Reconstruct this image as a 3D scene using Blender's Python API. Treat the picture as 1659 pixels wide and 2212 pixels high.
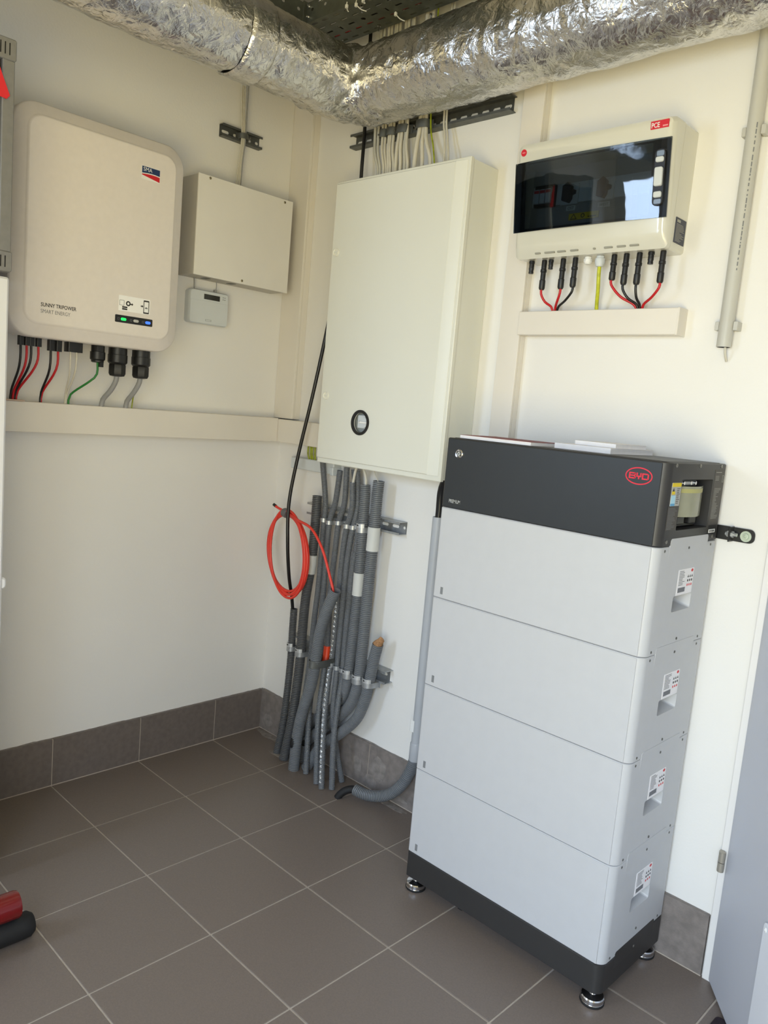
import bpy, bmesh, math, random
from mathutils import Vector, Matrix, noise

for o in list(bpy.data.objects):
    bpy.data.objects.remove(o, do_unlink=True)
scene = bpy.context.scene
COL = scene.collection
random.seed(7)

# ------------------------------------------------------------------ camera
CAM_POS = Vector((2.3565, -1.8588, 1.2867))
YAW, PITCH, ROLL, FPX = -0.7639, -0.1309, 0.0876, 1695.9
fw = Vector((math.sin(YAW) * math.cos(PITCH), math.cos(YAW) * math.cos(PITCH), math.sin(PITCH)))
rt = Vector((math.cos(YAW), -math.sin(YAW), 0.0))
up = rt.cross(fw)
rt2 = rt * math.cos(ROLL) + up * math.sin(ROLL)
up2 = -rt * math.sin(ROLL) + up * math.cos(ROLL)
cam_data = bpy.data.cameras.new('camera')
cam = bpy.data.objects.new('camera', cam_data)
COL.objects.link(cam)
cam.matrix_world = Matrix(((rt2.x, up2.x, -fw.x, CAM_POS.x), (rt2.y, up2.y, -fw.y, CAM_POS.y),
                           (rt2.z, up2.z, -fw.z, CAM_POS.z), (0, 0, 0, 1)))
cam_data.sensor_fit = 'VERTICAL'
cam_data.sensor_height = 36.0
cam_data.lens = FPX * 36.0 / 2212.0
cam_data.clip_start = 0.02
scene.camera = cam

# ------------------------------------------------------------------ world, daylight, exposure
world = bpy.data.worlds.new('world')
scene.world = world
world.use_nodes = True
bgn = world.node_tree.nodes['Background']
bgn.inputs[0].default_value = (0.62, 0.74, 1.0, 1)
bgn.inputs[1].default_value = 1.0

WIN = (0.20, 0.58, 0.95, 2.10)      # window in the rear wall (x0, x1, z0, z1)
GLZ = (1.95, 3.10, 0.05, 2.06)      # glazed garden door in the rear wall, behind the camera (x0, x1, z0, z1)
SGZ = (-2.85, -1.95, 0.05, 2.06)    # unseen opening added in the side wall to balance the light (y0, y1, z0, z1)
REAR_Y, SIDE_X, CEIL_Z = -3.0, 3.2, 2.66


def opening_light(name, power, color, tilt, x0, x1, z0, z1, spread, side=False):
    """daylight entering through an opening behind the camera; the side one is an added fill"""
    d = bpy.data.lights.new(name, 'AREA')
    d.shape = 'RECTANGLE'
    d.size, d.size_y = x1 - x0, z1 - z0
    d.energy, d.color, d.spread = power, color, math.radians(spread)
    o = bpy.data.objects.new(name, d)
    COL.objects.link(o)
    o.location = (SIDE_X + .01, (x0 + x1) / 2, (z0 + z1) / 2) if side else ((x0 + x1) / 2, REAR_Y - 0.01, (z0 + z1) / 2)
    o.rotation_euler = (math.radians(90 + tilt), 0, math.radians(90) if side else 0)
    return o


opening_light('window_sky_daylight', 14, (0.60, 0.76, 1.0), -22, *WIN, 130)
opening_light('door_sky_daylight', 47, (0.50, 0.69, 1.0), -34, *GLZ, 125)
opening_light('door_garden_bounce', 38, (1.0, 0.795, 0.28), 33, *GLZ, 135)
opening_light('added_side_sky_fill', 8, (0.60, 0.75, 1.0), -30, *SGZ, 135, True)  # cool fill lamp added at the side wall to even out wall brightness
opening_light('added_side_warm_fill', 24, (1.0, 0.80, 0.40), 28, *SGZ, 135, True)  # warm fill lamp added at the same invented opening

vs = scene.view_settings
vs.view_transform = 'Standard'
vs.look = 'None'
vs.exposure = 0.02
vs.gamma = 1.0
vs.use_curve_mapping = False


# ------------------------------------------------------------------ materials
def lin(c):
    return tuple((v / 255 / 12.92) if v / 255 <= 0.04045 else ((v / 255 + 0.055) / 1.055) ** 2.4 for v in c)


MATS = {}


def mat(name, rgb, rough=0.5, metal=0.0, var=0.04, vscale=12.0, bump=0.0, bscale=300.0, emit=0.0, coat=0.0):
    if name in MATS:
        return MATS[name]
    m = bpy.data.materials.new(name)
    m.use_nodes = True
    nt = m.node_tree
    b = nt.nodes['Principled BSDF']
    c = lin(rgb)
    b.inputs['Roughness'].default_value = rough
    b.inputs['Metallic'].default_value = metal
    if coat:
        b.inputs['Coat Weight'].default_value = coat
        b.inputs['Coat Roughness'].default_value = 0.06
    tc = nt.nodes.new('ShaderNodeTexCoord')
    n = nt.nodes.new('ShaderNodeTexNoise')
    n.inputs['Scale'].default_value = vscale
    n.inputs['Detail'].default_value = 2
    nt.links.new(tc.outputs['Object'], n.inputs['Vector'])
    r = nt.nodes.new('ShaderNodeValToRGB')
    r.color_ramp.elements[0].position, r.color_ramp.elements[1].position = 0.3, 0.7
    r.color_ramp.elements[0].color = tuple(max(0, v * (1 - var)) for v in c) + (1,)
    r.color_ramp.elements[1].color = tuple(min(1, v * (1 + var)) for v in c) + (1,)
    nt.links.new(n.outputs['Fac'], r.inputs['Fac'])
    nt.links.new(r.outputs['Color'], b.inputs['Base Color'])
    if bump:
        n2 = nt.nodes.new('ShaderNodeTexNoise')
        n2.inputs['Scale'].default_value = bscale
        n2.inputs['Detail'].default_value = 1
        nt.links.new(tc.outputs['Object'], n2.inputs['Vector'])
        bp = nt.nodes.new('ShaderNodeBump')
        bp.inputs['Strength'].default_value = bump
        bp.inputs['Distance'].default_value = 0.002
        nt.links.new(n2.outputs['Fac'], bp.inputs['Height'])
        nt.links.new(bp.outputs['Normal'], b.inputs['Normal'])
    if emit:
        b.inputs['Emission Color'].default_value = c + (1,)
        b.inputs['Emission Strength'].default_value = emit
    MATS[name] = m
    return m


def glass_mat(name, rgb, alpha_mix, rough=0.03):
    """tinted thin plastic: transparent filter under a glossy surface"""
    if name in MATS:
        return MATS[name]
    m = bpy.data.materials.new(name)
    m.use_nodes = True
    nt = m.node_tree
    nt.nodes.remove(nt.nodes['Principled BSDF'])
    out = nt.nodes['Material Output']
    t = nt.nodes.new('ShaderNodeBsdfTransparent')
    t.inputs[0].default_value = lin(rgb) + (1,)
    g = nt.nodes.new('ShaderNodeBsdfGlossy')
    g.inputs['Roughness'].default_value = rough
    g.inputs['Color'].default_value = (1, 1, 1, 1)
    f = nt.nodes.new('ShaderNodeFresnel')
    f.inputs['IOR'].default_value = alpha_mix
    tc = nt.nodes.new('ShaderNodeTexCoord')
    n = nt.nodes.new('ShaderNodeTexNoise')
    n.inputs['Scale'].default_value = 14
    nt.links.new(tc.outputs['Object'], n.inputs['Vector'])
    bp = nt.nodes.new('ShaderNodeBump')
    bp.inputs['Strength'].default_value = 0.05
    bp.inputs['Distance'].default_value = 0.004
    nt.links.new(n.outputs['Fac'], bp.inputs['Height'])
    nt.links.new(bp.outputs['Normal'], g.inputs['Normal'])
    mx = nt.nodes.new('ShaderNodeMixShader')
    nt.links.new(f.outputs[0], mx.inputs[0])
    nt.links.new(t.outputs[0], mx.inputs[1])
    nt.links.new(g.outputs[0], mx.inputs[2])
    nt.links.new(mx.outputs[0], out.inputs['Surface'])
    MATS[name] = m
    return m


def milky(name, rgb, alpha):
    m = mat(name, rgb, 0.18, 0, 0.05, 30)
    m.node_tree.nodes['Principled BSDF'].inputs['Alpha'].default_value = alpha
    return m


def foil_mat():
    m = bpy.data.materials.new('crinkled_aluminium_foil')
    m.use_nodes = True
    nt = m.node_tree
    b = nt.nodes['Principled BSDF']
    b.inputs['Metallic'].default_value = 1.0
    tc = nt.nodes.new('ShaderNodeTexCoord')
    n1 = nt.nodes.new('ShaderNodeTexNoise')
    n1.inputs['Scale'].default_value = 26
    n1.inputs['Detail'].default_value = 6
    n1.inputs['Distortion'].default_value = 0.7
    v = nt.nodes.new('ShaderNodeTexVoronoi')
    v.feature = 'DISTANCE_TO_EDGE'
    v.inputs['Scale'].default_value = 46
    wv = nt.nodes.new('ShaderNodeTexNoise')
    wv.inputs['Scale'].default_value = 240
    mp = nt.nodes.new('ShaderNodeMapping')
    nt.links.new(tc.outputs['Object'], mp.inputs['Vector'])
    mx = nt.nodes.new('ShaderNodeMix')
    mx.data_type = 'VECTOR'
    mx.inputs[0].default_value = 0.06
    nt.links.new(mp.outputs[0], mx.inputs[4])
    nt.links.new(n1.outputs['Color'], mx.inputs[5])
    nt.links.new(tc.outputs['Object'], n1.inputs['Vector'])
    nt.links.new(mx.outputs[1], v.inputs['Vector'])
    nt.links.new(tc.outputs['Object'], wv.inputs['Vector'])
    a1 = nt.nodes.new('ShaderNodeMath')
    a1.operation = 'MULTIPLY_ADD'
    a1.inputs[1].default_value = 0.55
    nt.links.new(v.outputs['Distance'], a1.inputs[0])
    nt.links.new(n1.outputs['Fac'], a1.inputs[2])
    a2 = nt.nodes.new('ShaderNodeMath')
    a2.operation = 'MULTIPLY_ADD'
    a2.inputs[1].default_value = 0.05
    nt.links.new(wv.outputs['Fac'], a2.inputs[0])
    nt.links.new(a1.outputs[0], a2.inputs[2])
    bp = nt.nodes.new('ShaderNodeBump')
    bp.inputs['Strength'].default_value = 0.75
    bp.inputs['Distance'].default_value = 0.006
    nt.links.new(a2.outputs[0], bp.inputs['Height'])
    nt.links.new(bp.outputs['Normal'], b.inputs['Normal'])
    r = nt.nodes.new('ShaderNodeValToRGB')
    r.color_ramp.elements[0].color = (0.62, 0.61, 0.60, 1)
    r.color_ramp.elements[1].color = (0.86, 0.85, 0.83, 1)
    nt.links.new(n1.outputs['Fac'], r.inputs['Fac'])
    nt.links.new(r.outputs['Color'], b.inputs['Base Color'])
    b.inputs['Roughness'].default_value = 0.22
    MATS['foil'] = m
    return m


M_WALL = mat('painted_white_plaster', (232, 230, 226), 0.85, 0, 0.015, 3, 0.12, 160)
M_CEIL = mat('painted_concrete_ceiling', (205, 202, 196), 0.9, 0, 0.05, 4, 0.2, 60)
M_TILE = mat('brown_grey_porcelain', (121, 109, 100), 0.40, 0, 0.06, 220, 0.12, 500)
M_BTILE = mat('brown_grey_skirting_porcelain', (110, 101, 95), 0.5, 0, 0.1, 60, 0.1, 500)
M_BTILER = mat('pale_brown_grey_skirting_porcelain', (128, 120, 115), 0.6, 0, 0.16, 45, 0.25, 300)  # paler, more mottled tone than the left wall's skirting tiles
M_GROUT = mat('pale_cement_grout', (182, 170, 156), 0.9, 0, 0.08, 40, 0.2, 400)
M_TRUNK = mat('white_pvc_trunking', (226, 220, 210), 0.45, 0, 0.02, 5)
M_INV = mat('warm_white_powder_coat', (232, 225, 219), 0.5, 0, 0.015, 60, 0.06, 900)
M_GBOX = mat('light_grey_painted_steel', (228, 225, 219), 0.5, 0, 0.02, 8, 0.05, 900)
M_GUNIT = mat('pale_grey_plastic', (206, 211, 214), 0.5, 0, 0.02, 20)
M_CAB = mat('white_enamelled_steel', (224, 224, 214), 0.38, 0, 0.012, 4)
M_PCE = mat('pale_grey_gloss_plastic', (214, 212, 200), 0.16, 0, 0.015, 10, coat=0.4)
M_BATW = mat('white_satin_battery_shell', (188, 189, 192), 0.42, 0, 0.012, 30, 0.03, 900)
M_BATD = mat('charcoal_battery_shell', (48, 47, 47), 0.45, 0, 0.03, 30, 0.03, 900)
M_BATD2 = mat('charcoal_battery_front', (38, 41, 44), 0.4, 0, 0.03, 30)
M_BLACK = mat('black_plastic', (24, 24, 25), 0.4, 0, 0.1, 30)
M_RUBBER = mat('black_rubber', (22, 22, 24), 0.7, 0, 0.1, 80)
M_DARK = mat('dark_gap', (12, 12, 13), 0.8)
M_COND = mat('grey_conduit_plastic', (112, 115, 119), 0.42, 0, 0.06, 30)
M_CONDD = mat('dark_grey_conduit_plastic', (88, 89, 91), 0.45, 0, 0.06, 30)
M_PIPE = mat('light_grey_pvc_pipe', (190, 188, 180), 0.4, 0, 0.02, 20)
M_SLEEVE = mat('pale_conduit_coupling', (205, 206, 202), 0.5, 0, 0.02, 20)
M_GALV = mat('galvanised_steel', (172, 175, 178), 0.38, 0.65, 0.15, 60)
M_GALVD = mat('dark_zinc_steel', (104, 106, 104), 0.5, 0.6, 0.15, 40)
M_CHROME = mat('polished_chrome', (215, 215, 218), 0.12, 1.0, 0.03, 20)
M_SCREW = mat('zinc_screw', (150, 148, 142), 0.35, 0.9, 0.1, 60)
M_WCAB = mat('white_cable_sheath', (205, 200, 186), 0.5, 0, 0.03, 40)
M_GCAB = mat('grey_cable_sheath', (150, 150, 150), 0.5, 0, 0.03, 40)
M_RCAB = mat('red_cable_sheath', (190, 20, 30), 0.4, 0, 0.04, 40)
M_RCOIL = mat('coral_red_cable_sheath', (232, 66, 52), 0.38, 0, 0.04, 40)
M_BCAB = mat('black_cable_sheath', (20, 20, 22), 0.35, 0, 0.04, 40)
M_GRN = mat('green_cable_sheath', (28, 120, 45), 0.4, 0, 0.04, 40)
M_YG = mat('yellow_green_earth_sheath', (150, 160, 30), 0.4, 0, 0.3, 60)
M_RED = mat('red_print', (205, 24, 40), 0.5, 0, 0.02, 20)
M_BYD = mat('crimson_print', (206, 30, 52), 0.45, 0, 0.02, 20)
M_BLUE = mat('navy_print', (18, 50, 98), 0.5, 0, 0.02, 20)
M_INK = mat('black_print', (35, 34, 34), 0.6, 0, 0.02, 20)
M_GINK = mat('grey_print', (120, 122, 124), 0.6, 0, 0.02, 20)
M_WHITE = mat('white_print', (236, 236, 234), 0.55, 0, 0.01, 20)
M_YEL = mat('yellow_print', (226, 200, 20), 0.5, 0, 0.02, 20)
M_LBLUE = mat('sky_blue_print', (90, 160, 205), 0.5, 0, 0.02, 20)
M_PAPER = mat('white_paper', (236, 234, 236), 0.8, 0, 0.02, 60)
M_COVER = mat('wine_red_paper_cover', (120, 40, 46), 0.6, 0, 0.05, 30)
M_FOAM = mat('orange_brown_filler_foam', (170, 128, 90), 0.95, 0, 0.3, 120, 1.0, 220)
M_FOIL = foil_mat()
M_TAPE = mat('silver_tape_wrap', (196, 198, 200), 0.25, 0.8, 0.3, 200, 1.0, 260)
M_DOOR = mat('pale_grey_door_paint', (190, 192, 200), 0.45, 0, 0.012, 6)
M_FRAME = mat('white_frame_paint', (228, 226, 224), 0.5, 0, 0.012, 6)
M_RACK = mat('grey_rack_steel', (134, 134, 134), 0.45, 0.2, 0.05, 60)
M_APPL = mat('white_appliance_enamel', (232, 234, 240), 0.35, 0, 0.01, 6)
M_REDM = mat('glossy_red_paint', (118, 5, 12), 0.25, 0.1, 0.05, 20, coat=0.5)


# ------------------------------------------------------------------ mesh helpers
def WL(u, v, w):            # on the left wall: u = y, v = z, w = out of the wall
    return (w, u, v)


def WR(u, v, w):            # on the right wall: u = x, v = z, w = out of the wall
    return (u, -w, v)


def ID(x, y, z):
    return (x, y, z)


def rr(u0, u1, v0, v1, r=0.0, n=5):
    """rounded rectangle loop; r is one radius or (bl, br, tr, tl)"""
    if not isinstance(r, (tuple, list)):
        r = (r,) * 4
    pts = []
    for (cu, cv, q, rad) in ((u0, v0, 2, r[0]), (u1, v0, 3, r[1]), (u1, v1, 0, r[2]), (u0, v1, 1, r[3])):
        su = 1 if cu == u0 else -1
        sv = 1 if cv == v0 else -1
        rad = max(rad, 1e-5)
        ou, ov = cu + su * rad, cv + sv * rad
        for k in range(n + 1):
            a = math.radians(90 * q + 90 * k / n)
            pts.append((ou + rad * math.cos(a), ov + rad * math.sin(a)))
    return pts


def circ(u, v, r, n=20, ru=None):
    return [(u + (ru or r) * math.cos(2 * math.pi * k / n), v + r * math.sin(2 * math.pi * k / n)) for k in range(n)]


class MB:
    def __init__(self, T=ID):
        self.v, self.f, self.T = [], [], T

    def pt(self, *p):
        self.v.append(Vector(self.T(*p)))
        return len(self.v) - 1

    def loops(self, lps, cap0=True, cap1=True):
        """lps: list of lists of 3D points (same count), bridged in order"""
        ids = [[self.pt(*p) for p in lp] for lp in lps]
        n = len(ids[0])
        for a, b in zip(ids, ids[1:]):
            for k in range(n):
                self.f.append((a[k], a[(k + 1) % n], b[(k + 1) % n], b[k]))
        if cap0:
            self.f.append(tuple(reversed(ids[0])))
        if cap1:
            self.f.append(tuple(ids[-1]))
        return self

    def prism(self, poly, w0, w1):
        return self.loops([[(u, v, w0) for u, v in poly], [(u, v, w1) for u, v in poly]])

    def box(self, a0, a1, b0, b1, c0, c1):
        return self.prism([(a0, b0), (a1, b0), (a1, b1), (a0, b1)], c0, c1)

    def rbox(self, u0, u1, v0, v1, w0, w1, r=0.004, e=0.001, n=4):
        """rounded-rectangle slab with a small eased front edge"""
        return self.loops([[(u, v, w0) for u, v in rr(u0, u1, v0, v1, r, n)],
                           [(u, v, w1 - e) for u, v in rr(u0, u1, v0, v1, r, n)],
                           [(u, v, w1) for u, v in rr(u0 + e, u1 - e, v0 + e, v1 - e, max(r - e, 0.0), n)]])

    def lathe(self, prof, o, ax, n=16, caps=(True, True)):
        """prof: (radius, height) pairs along axis ax from o (world space)"""
        ax = Vector(ax).normalized()
        t = Vector((1, 0, 0)) if abs(ax.x) < 0.9 else Vector((0, 1, 0))
        a = ax.cross(t).normalized()
        b = ax.cross(a)
        o = Vector(o)
        return self.loops([[tuple(o + ax * h + (a * math.cos(2 * math.pi * k / n) + b * math.sin(2 * math.pi * k / n)) * r)
                            for k in range(n)] for r, h in prof], *caps)

    def tube(self, pts, r, n=8, closed=False, caps=(True, True)):
        pts = [Vector(p) for p in pts]
        m = len(pts)
        rad = r if isinstance(r, (list, tuple)) else [r] * m
        rings = []
        prev = None
        for i in range(m):
            if closed:
                d = pts[(i + 1) % m] - pts[i - 1]
            else:
                d = pts[min(i + 1, m - 1)] - pts[max(i - 1, 0)]
            d.normalize()
            if prev is None:
                t = Vector((0, 0, 1)) if abs(d.z) < 0.8 else Vector((0, 1, 0))
                a = (t - d * t.dot(d)).normalized()
            else:
                a = (prev - d * prev.dot(d)).normalized()
            prev = a
            b = d.cross(a)
            rings.append([tuple(pts[i] + (a * math.cos(2 * math.pi * k / n) + b * math.sin(2 * math.pi * k / n)) * rad[i])
                          for k in range(n)])
        if closed:
            rings.append(rings[0])
            return self.loops(rings, False, False)
        return self.loops(rings, *caps)

    def build(self, name, m, parent=None, smooth=35, bevel=0.0, seg=2):
        me = bpy.data.meshes.new(name)
        bm = bmesh.new()
        vs_ = [bm.verts.new(p) for p in self.v]
        for f in self.f:
            try:
                bm.faces.new([vs_[i] for i in f])
            except ValueError:
                pass
        bmesh.ops.remove_doubles(bm, verts=bm.verts, dist=1e-6)
        bmesh.ops.recalc_face_normals(bm, faces=bm.faces)
        if bevel:
            ed = [e for e in bm.edges if len(e.link_faces) == 2 and e.calc_face_angle(0) > math.radians(40)]
            bmesh.ops.bevel(bm, geom=ed, offset=bevel, segments=seg, affect='EDGES', profile=0.5, clamp_overlap=True)
        return link(bm, name, m, parent, smooth)


def link(bm, name, m, parent=None, smooth=35):
    xs = [v.co for v in bm.verts]
    o = Vector(((min(p.x for p in xs) + max(p.x for p in xs)) / 2, (min(p.y for p in xs) + max(p.y for p in xs)) / 2,
                min(p.z for p in xs)))
    for v in bm.verts:
        v.co -= o
    me = bpy.data.meshes.new(name)
    bm.to_mesh(me)
    bm.free()
    if smooth:
        me.shade_smooth()
        me.set_sharp_from_angle(angle=math.radians(smooth))
    me.materials.append(m)
    ob = bpy.data.objects.new(name, me)
    COL.objects.link(ob)
    ob.location = o
    if parent is not None:
        ob.parent = parent
        ob.location = o - world_loc(parent)
    return ob


def world_loc(o):
    p = o.location.copy()
    while o.parent is not None:
        o = o.parent
        p += o.location
    return p


def tag(o, label=None, cat=None, group=None, kind=None):
    if label:
        o['label'] = label
    if cat:
        o['category'] = cat
    if group:
        o['group'] = group
    if kind:
        o['kind'] = kind
    return o


def thing(name, loc, label, cat, group=None):
    o = bpy.data.objects.new(name, None)
    o.empty_display_size = 0.05
    COL.objects.link(o)
    o.location = loc
    return tag(o, label, cat, group)


def sub(ob, cutter_mb):
    """cut a hole with a boolean and bake it into the mesh"""
    c = cutter_mb.build('cutter', M_DARK, None, 0)
    md = ob.modifiers.new('cut', 'BOOLEAN')
    md.operation, md.solver, md.object = 'DIFFERENCE', 'EXACT', c
    bpy.context.view_layer.update()
    dg = bpy.context.evaluated_depsgraph_get()
    me = bpy.data.meshes.new_from_object(ob.evaluated_get(dg))
    ob.modifiers.clear()
    old = ob.data
    ob.data = me
    me.shade_smooth()
    me.set_sharp_from_angle(angle=math.radians(35))
    bpy.data.meshes.remove(old)
    bpy.data.objects.remove(c, do_unlink=True)
    return ob


def text(name, s, size, T, u, v, w, m, parent, align='LEFT', sx=1.0, shear=0.0, bold=0.0, label=None, depth=0.0002):
    cu = bpy.data.curves.new('txt', 'FONT')
    cu.body, cu.size, cu.align_x, cu.shear = s, size, align, shear
    cu.extrude = 0.0
    cu.offset = bold
    cu.resolution_u = 3
    t = bpy.data.objects.new('txt', cu)
    COL.objects.link(t)
    bpy.context.view_layer.update()
    dg = bpy.context.evaluated_depsgraph_get()
    me = bpy.data.meshes.new_from_object(t.evaluated_get(dg))
    bpy.data.objects.remove(t, do_unlink=True)
    bm = bmesh.new()
    bm.from_mesh(me)
    r = bmesh.ops.extrude_face_region(bm, geom=bm.faces[:])
    for e in r['geom']:
        if isinstance(e, bmesh.types.BMVert):
            e.co.z += depth
    for p in bm.verts:
        p.co = Vector(T(u + p.co.x * sx, v + p.co.y, w + p.co.z))
    bmesh.ops.recalc_face_normals(bm, faces=bm.faces)
    o = link(bm, name, m, parent, 0)
    if label:
        o['label'] = label
    return o


def spline(pts, step=0.01):
    P = [Vector(p) for p in pts]
    P = [P[0] * 2 - P[1]] + P + [P[-1] * 2 - P[-2]]
    out = []
    for i in range(1, len(P) - 2):
        p0, p1, p2, p3 = P[i - 1:i + 3]
        n = max(2, int((p2 - p1).length / step))
        for k in range(n):
            t = k / n
            out.append(0.5 * ((2 * p1) + (p2 - p0) * t + (2 * p0 - 5 * p1 + 4 * p2 - p3) * t * t
                              + (3 * p1 - p0 - 3 * p2 + p3) * t ** 3))
    out.append(P[-2])
    return out


def resample(pts, ds):
    out = [pts[0].copy()]
    acc = 0.0
    for a, b in zip(pts, pts[1:]):
        L = (b - a).length
        while acc + L >= ds:
            t = (ds - acc) / L
            a = a + (b - a) * t
            out.append(a.copy())
            L = (b - a).length
            acc = 0.0
        acc += L
    return out


def cable(name, pts, r, m, label, cat='cable', group=None, n=8, parent=None, step=0.012):
    o = MB().tube(spline(pts, step), r, n).build(name, m, parent, 60)
    return tag(o, label, cat, group) if parent is None else o


def screw(T, u, v, w, r, parent, m=M_SCREW, h=0.0015, n=10, name='screw'):
    b = MB(T)
    b.loops([[(p, q, w - 0.001) for p, q in circ(u, v, r, n)], [(p, q, w + h * .6) for p, q in circ(u, v, r, n)],
             [(p, q, w + h) for p, q in circ(u, v, r * .75, n)], [(p, q, w + h * .9) for p, q in circ(u, v, r * .4, n)],
             [(p, q, w + h * .3) for p, q in circ(u, v, r * .36, n)]])
    return b.build(name, m, parent, 40)


def perforated(b, u0, u1, v0, v1, cells, t0, t1):
    """plate between w=t0..t1 made of cells (cu0,cu1,cv0,cv1, hu0,hu1,hv0,hv1); holes are chamfered slots"""
    for (a0, a1, c0, c1, h0, h1, k0, k1) in cells:
        ch = min(h1 - h0, k1 - k0) * .32
        hole = [(h0 + ch, k0), (h1 - ch, k0), (h1, k0 + ch), (h1, k1 - ch), (h1 - ch, k1), (h0 + ch, k1), (h0, k1 - ch), (h0, k0 + ch)]
        outer = [(h0 + ch, c0), (a1, c0), (a1, c0 + 1e-6 + (c1 - c0) * .0), (a1, c1), (a1, c1), (h0 + ch, c1), (a0, c1), (a0, c0)]
        outer = [((a0 + a1) / 2 - (a1 - a0) * .25, c0), ((a0 + a1) / 2 + (a1 - a0) * .25, c0), (a1, c0), (a1, c1),
                 ((a0 + a1) / 2 + (a1 - a0) * .25, c1), ((a0 + a1) / 2 - (a1 - a0) * .25, c1), (a0, c1), (a0, c0)]
        b.loops([[(u, v, t0) for u, v in outer], [(u, v, t0) for u, v in hole], [(u, v, t1) for u, v in hole],
                 [(u, v, t1) for u, v in outer]], False, False)

# ================================================================== THE ROOM
GX0, GY0, TS = 0.3123, 0.2242, 0.3035       # tile grid
GAP = 0.0045


def struct(o, label=None):
    return tag(o, label, None, None, 'structure')


floor = struct(MB().box(0, SIDE_X, REAR_Y, 0, -0.06, -0.0018).build('floor', M_GROUT, None, 0), 'floor of square brown-grey tiles with pale grout')
xe = [0.0] + [GX0 + TS * i for i in range(0, 10)] + [SIDE_X]
ye = [0.0] + [GY0 + TS * i for i in range(0, 10)] + [-REAR_Y]
xe = [v for v in xe if v < SIDE_X] + [SIDE_X]
ye = [v for v in ye if v < -REAR_Y] + [-REAR_Y]
tile_cache = {}
for i in range(len(xe) - 1):
    for j in range(len(ye) - 1):
        w, d = round(xe[i + 1] - xe[i] - GAP, 4), round(ye[j + 1] - ye[j] - GAP, 4)
        if w < 0.01 or d < 0.01:
            continue
        cx, cy = (xe[i] + xe[i + 1]) / 2, -(ye[j] + ye[j + 1]) / 2
        if (w, d) not in tile_cache:
            o = MB().box(cx - w / 2, cx + w / 2, cy - d / 2, cy + d / 2, -0.010, 0.0).build('floor_tile', M_TILE, floor, 0, 0.0008, 1)
            tile_cache[(w, d)] = o
        else:
            o = tile_cache[(w, d)].copy()
            COL.objects.link(o)
            o.parent = floor
            o.location = Vector((cx, cy, -0.010)) - floor.location

wl = struct(MB().box(-0.12, 0, REAR_Y - 0.12, 0.12, -0.06, CEIL_Z).build('wall_left', M_WALL, None, 0), 'white painted wall behind the inverter')
DX0, DX1, DZ = 1.80, 2.72, 2.06             # doorway in the right wall
b = MB()
b.box(0, DX0, 0, 0.12, -0.06, CEIL_Z)
b.box(DX1, SIDE_X + .12, 0, 0.12, -0.06, CEIL_Z)
b.box(DX0, DX1, 0, 0.12, DZ, CEIL_Z)
wr = struct(b.build('wall_right', M_WALL, None, 0), 'white painted wall behind the battery tower')
b = MB()
b.box(0, WIN[0], REAR_Y - .12, REAR_Y, -0.06, CEIL_Z)
b.box(WIN[1], GLZ[0], REAR_Y - .12, REAR_Y, -0.06, CEIL_Z)
b.box(GLZ[1], SIDE_X + .12, REAR_Y - .12, REAR_Y, -0.06, CEIL_Z)
for q in (WIN, GLZ):
    b.box(q[0], q[1], REAR_Y - .12, REAR_Y, q[3], CEIL_Z)
    b.box(q[0], q[1], REAR_Y - .12, REAR_Y, -0.06, q[2])
struct(b.build('wall_rear', M_WALL, None, 0))
b = MB()
b.box(SIDE_X, SIDE_X + .12, REAR_Y, SGZ[0], -0.06, CEIL_Z)
b.box(SIDE_X, SIDE_X + .12, SGZ[1], 0, -0.06, CEIL_Z)
b.box(SIDE_X, SIDE_X + .12, SGZ[0], SGZ[1], SGZ[3], CEIL_Z)
b.box(SIDE_X, SIDE_X + .12, SGZ[0], SGZ[1], -0.06, SGZ[2])
struct(b.build('wall_side', M_WALL, None, 0))
struct(MB().box(-0.12, SIDE_X + .12, REAR_Y - .12, 0.12, CEIL_Z, CEIL_Z + .1).build('ceiling', M_CEIL, None, 0))
# passage behind the open door
b = MB()
b.box(1.5, 3.4, 1.2, 1.3, -0.06, 2.5)
b.box(1.4, 1.5, 0.12, 1.3, -0.06, 2.5)
b.box(3.4, 3.5, 0.12, 1.3, -0.06, 2.5)
b.box(1.4, 3.5, 0.12, 1.3, 2.5, 2.6)
struct(b.build('wall_passage', M_WALL, None, 0))
struct(MB().box(1.5, 3.4, 0.0, 1.2, -0.06, -0.001).build('floor_passage', M_TILE, None, 0))
# rear glazing
for nm, q, pn in (('window_1', WIN, 'window_frame'), ('door_2', GLZ, 'door_frame')):
    win = tag(thing(nm, ((q[0] + q[1]) / 2, REAR_Y - .05, q[2]), None, None), None, None, None, 'structure')
    b = MB()
    for (a0, a1, c0, c1) in ((q[0], q[0] + .06, q[2], q[3]), (q[1] - .06, q[1], q[2], q[3]),
                             (q[0] + .06, q[1] - .06, q[2], q[2] + .06), (q[0] + .06, q[1] - .06, q[3] - .06, q[3])):
        b.box(a0, a1, REAR_Y - .09, REAR_Y - .04, c0, c1)
    b.build(pn, M_FRAME, win, 0)
    MB().box(q[0] + .06, q[1] - .06, REAR_Y - .07, REAR_Y - .062, q[2] + .06, q[3] - .06).build('pane', glass_mat('clear_glass', (235, 240, 240), 1.45), win, 0)

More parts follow.
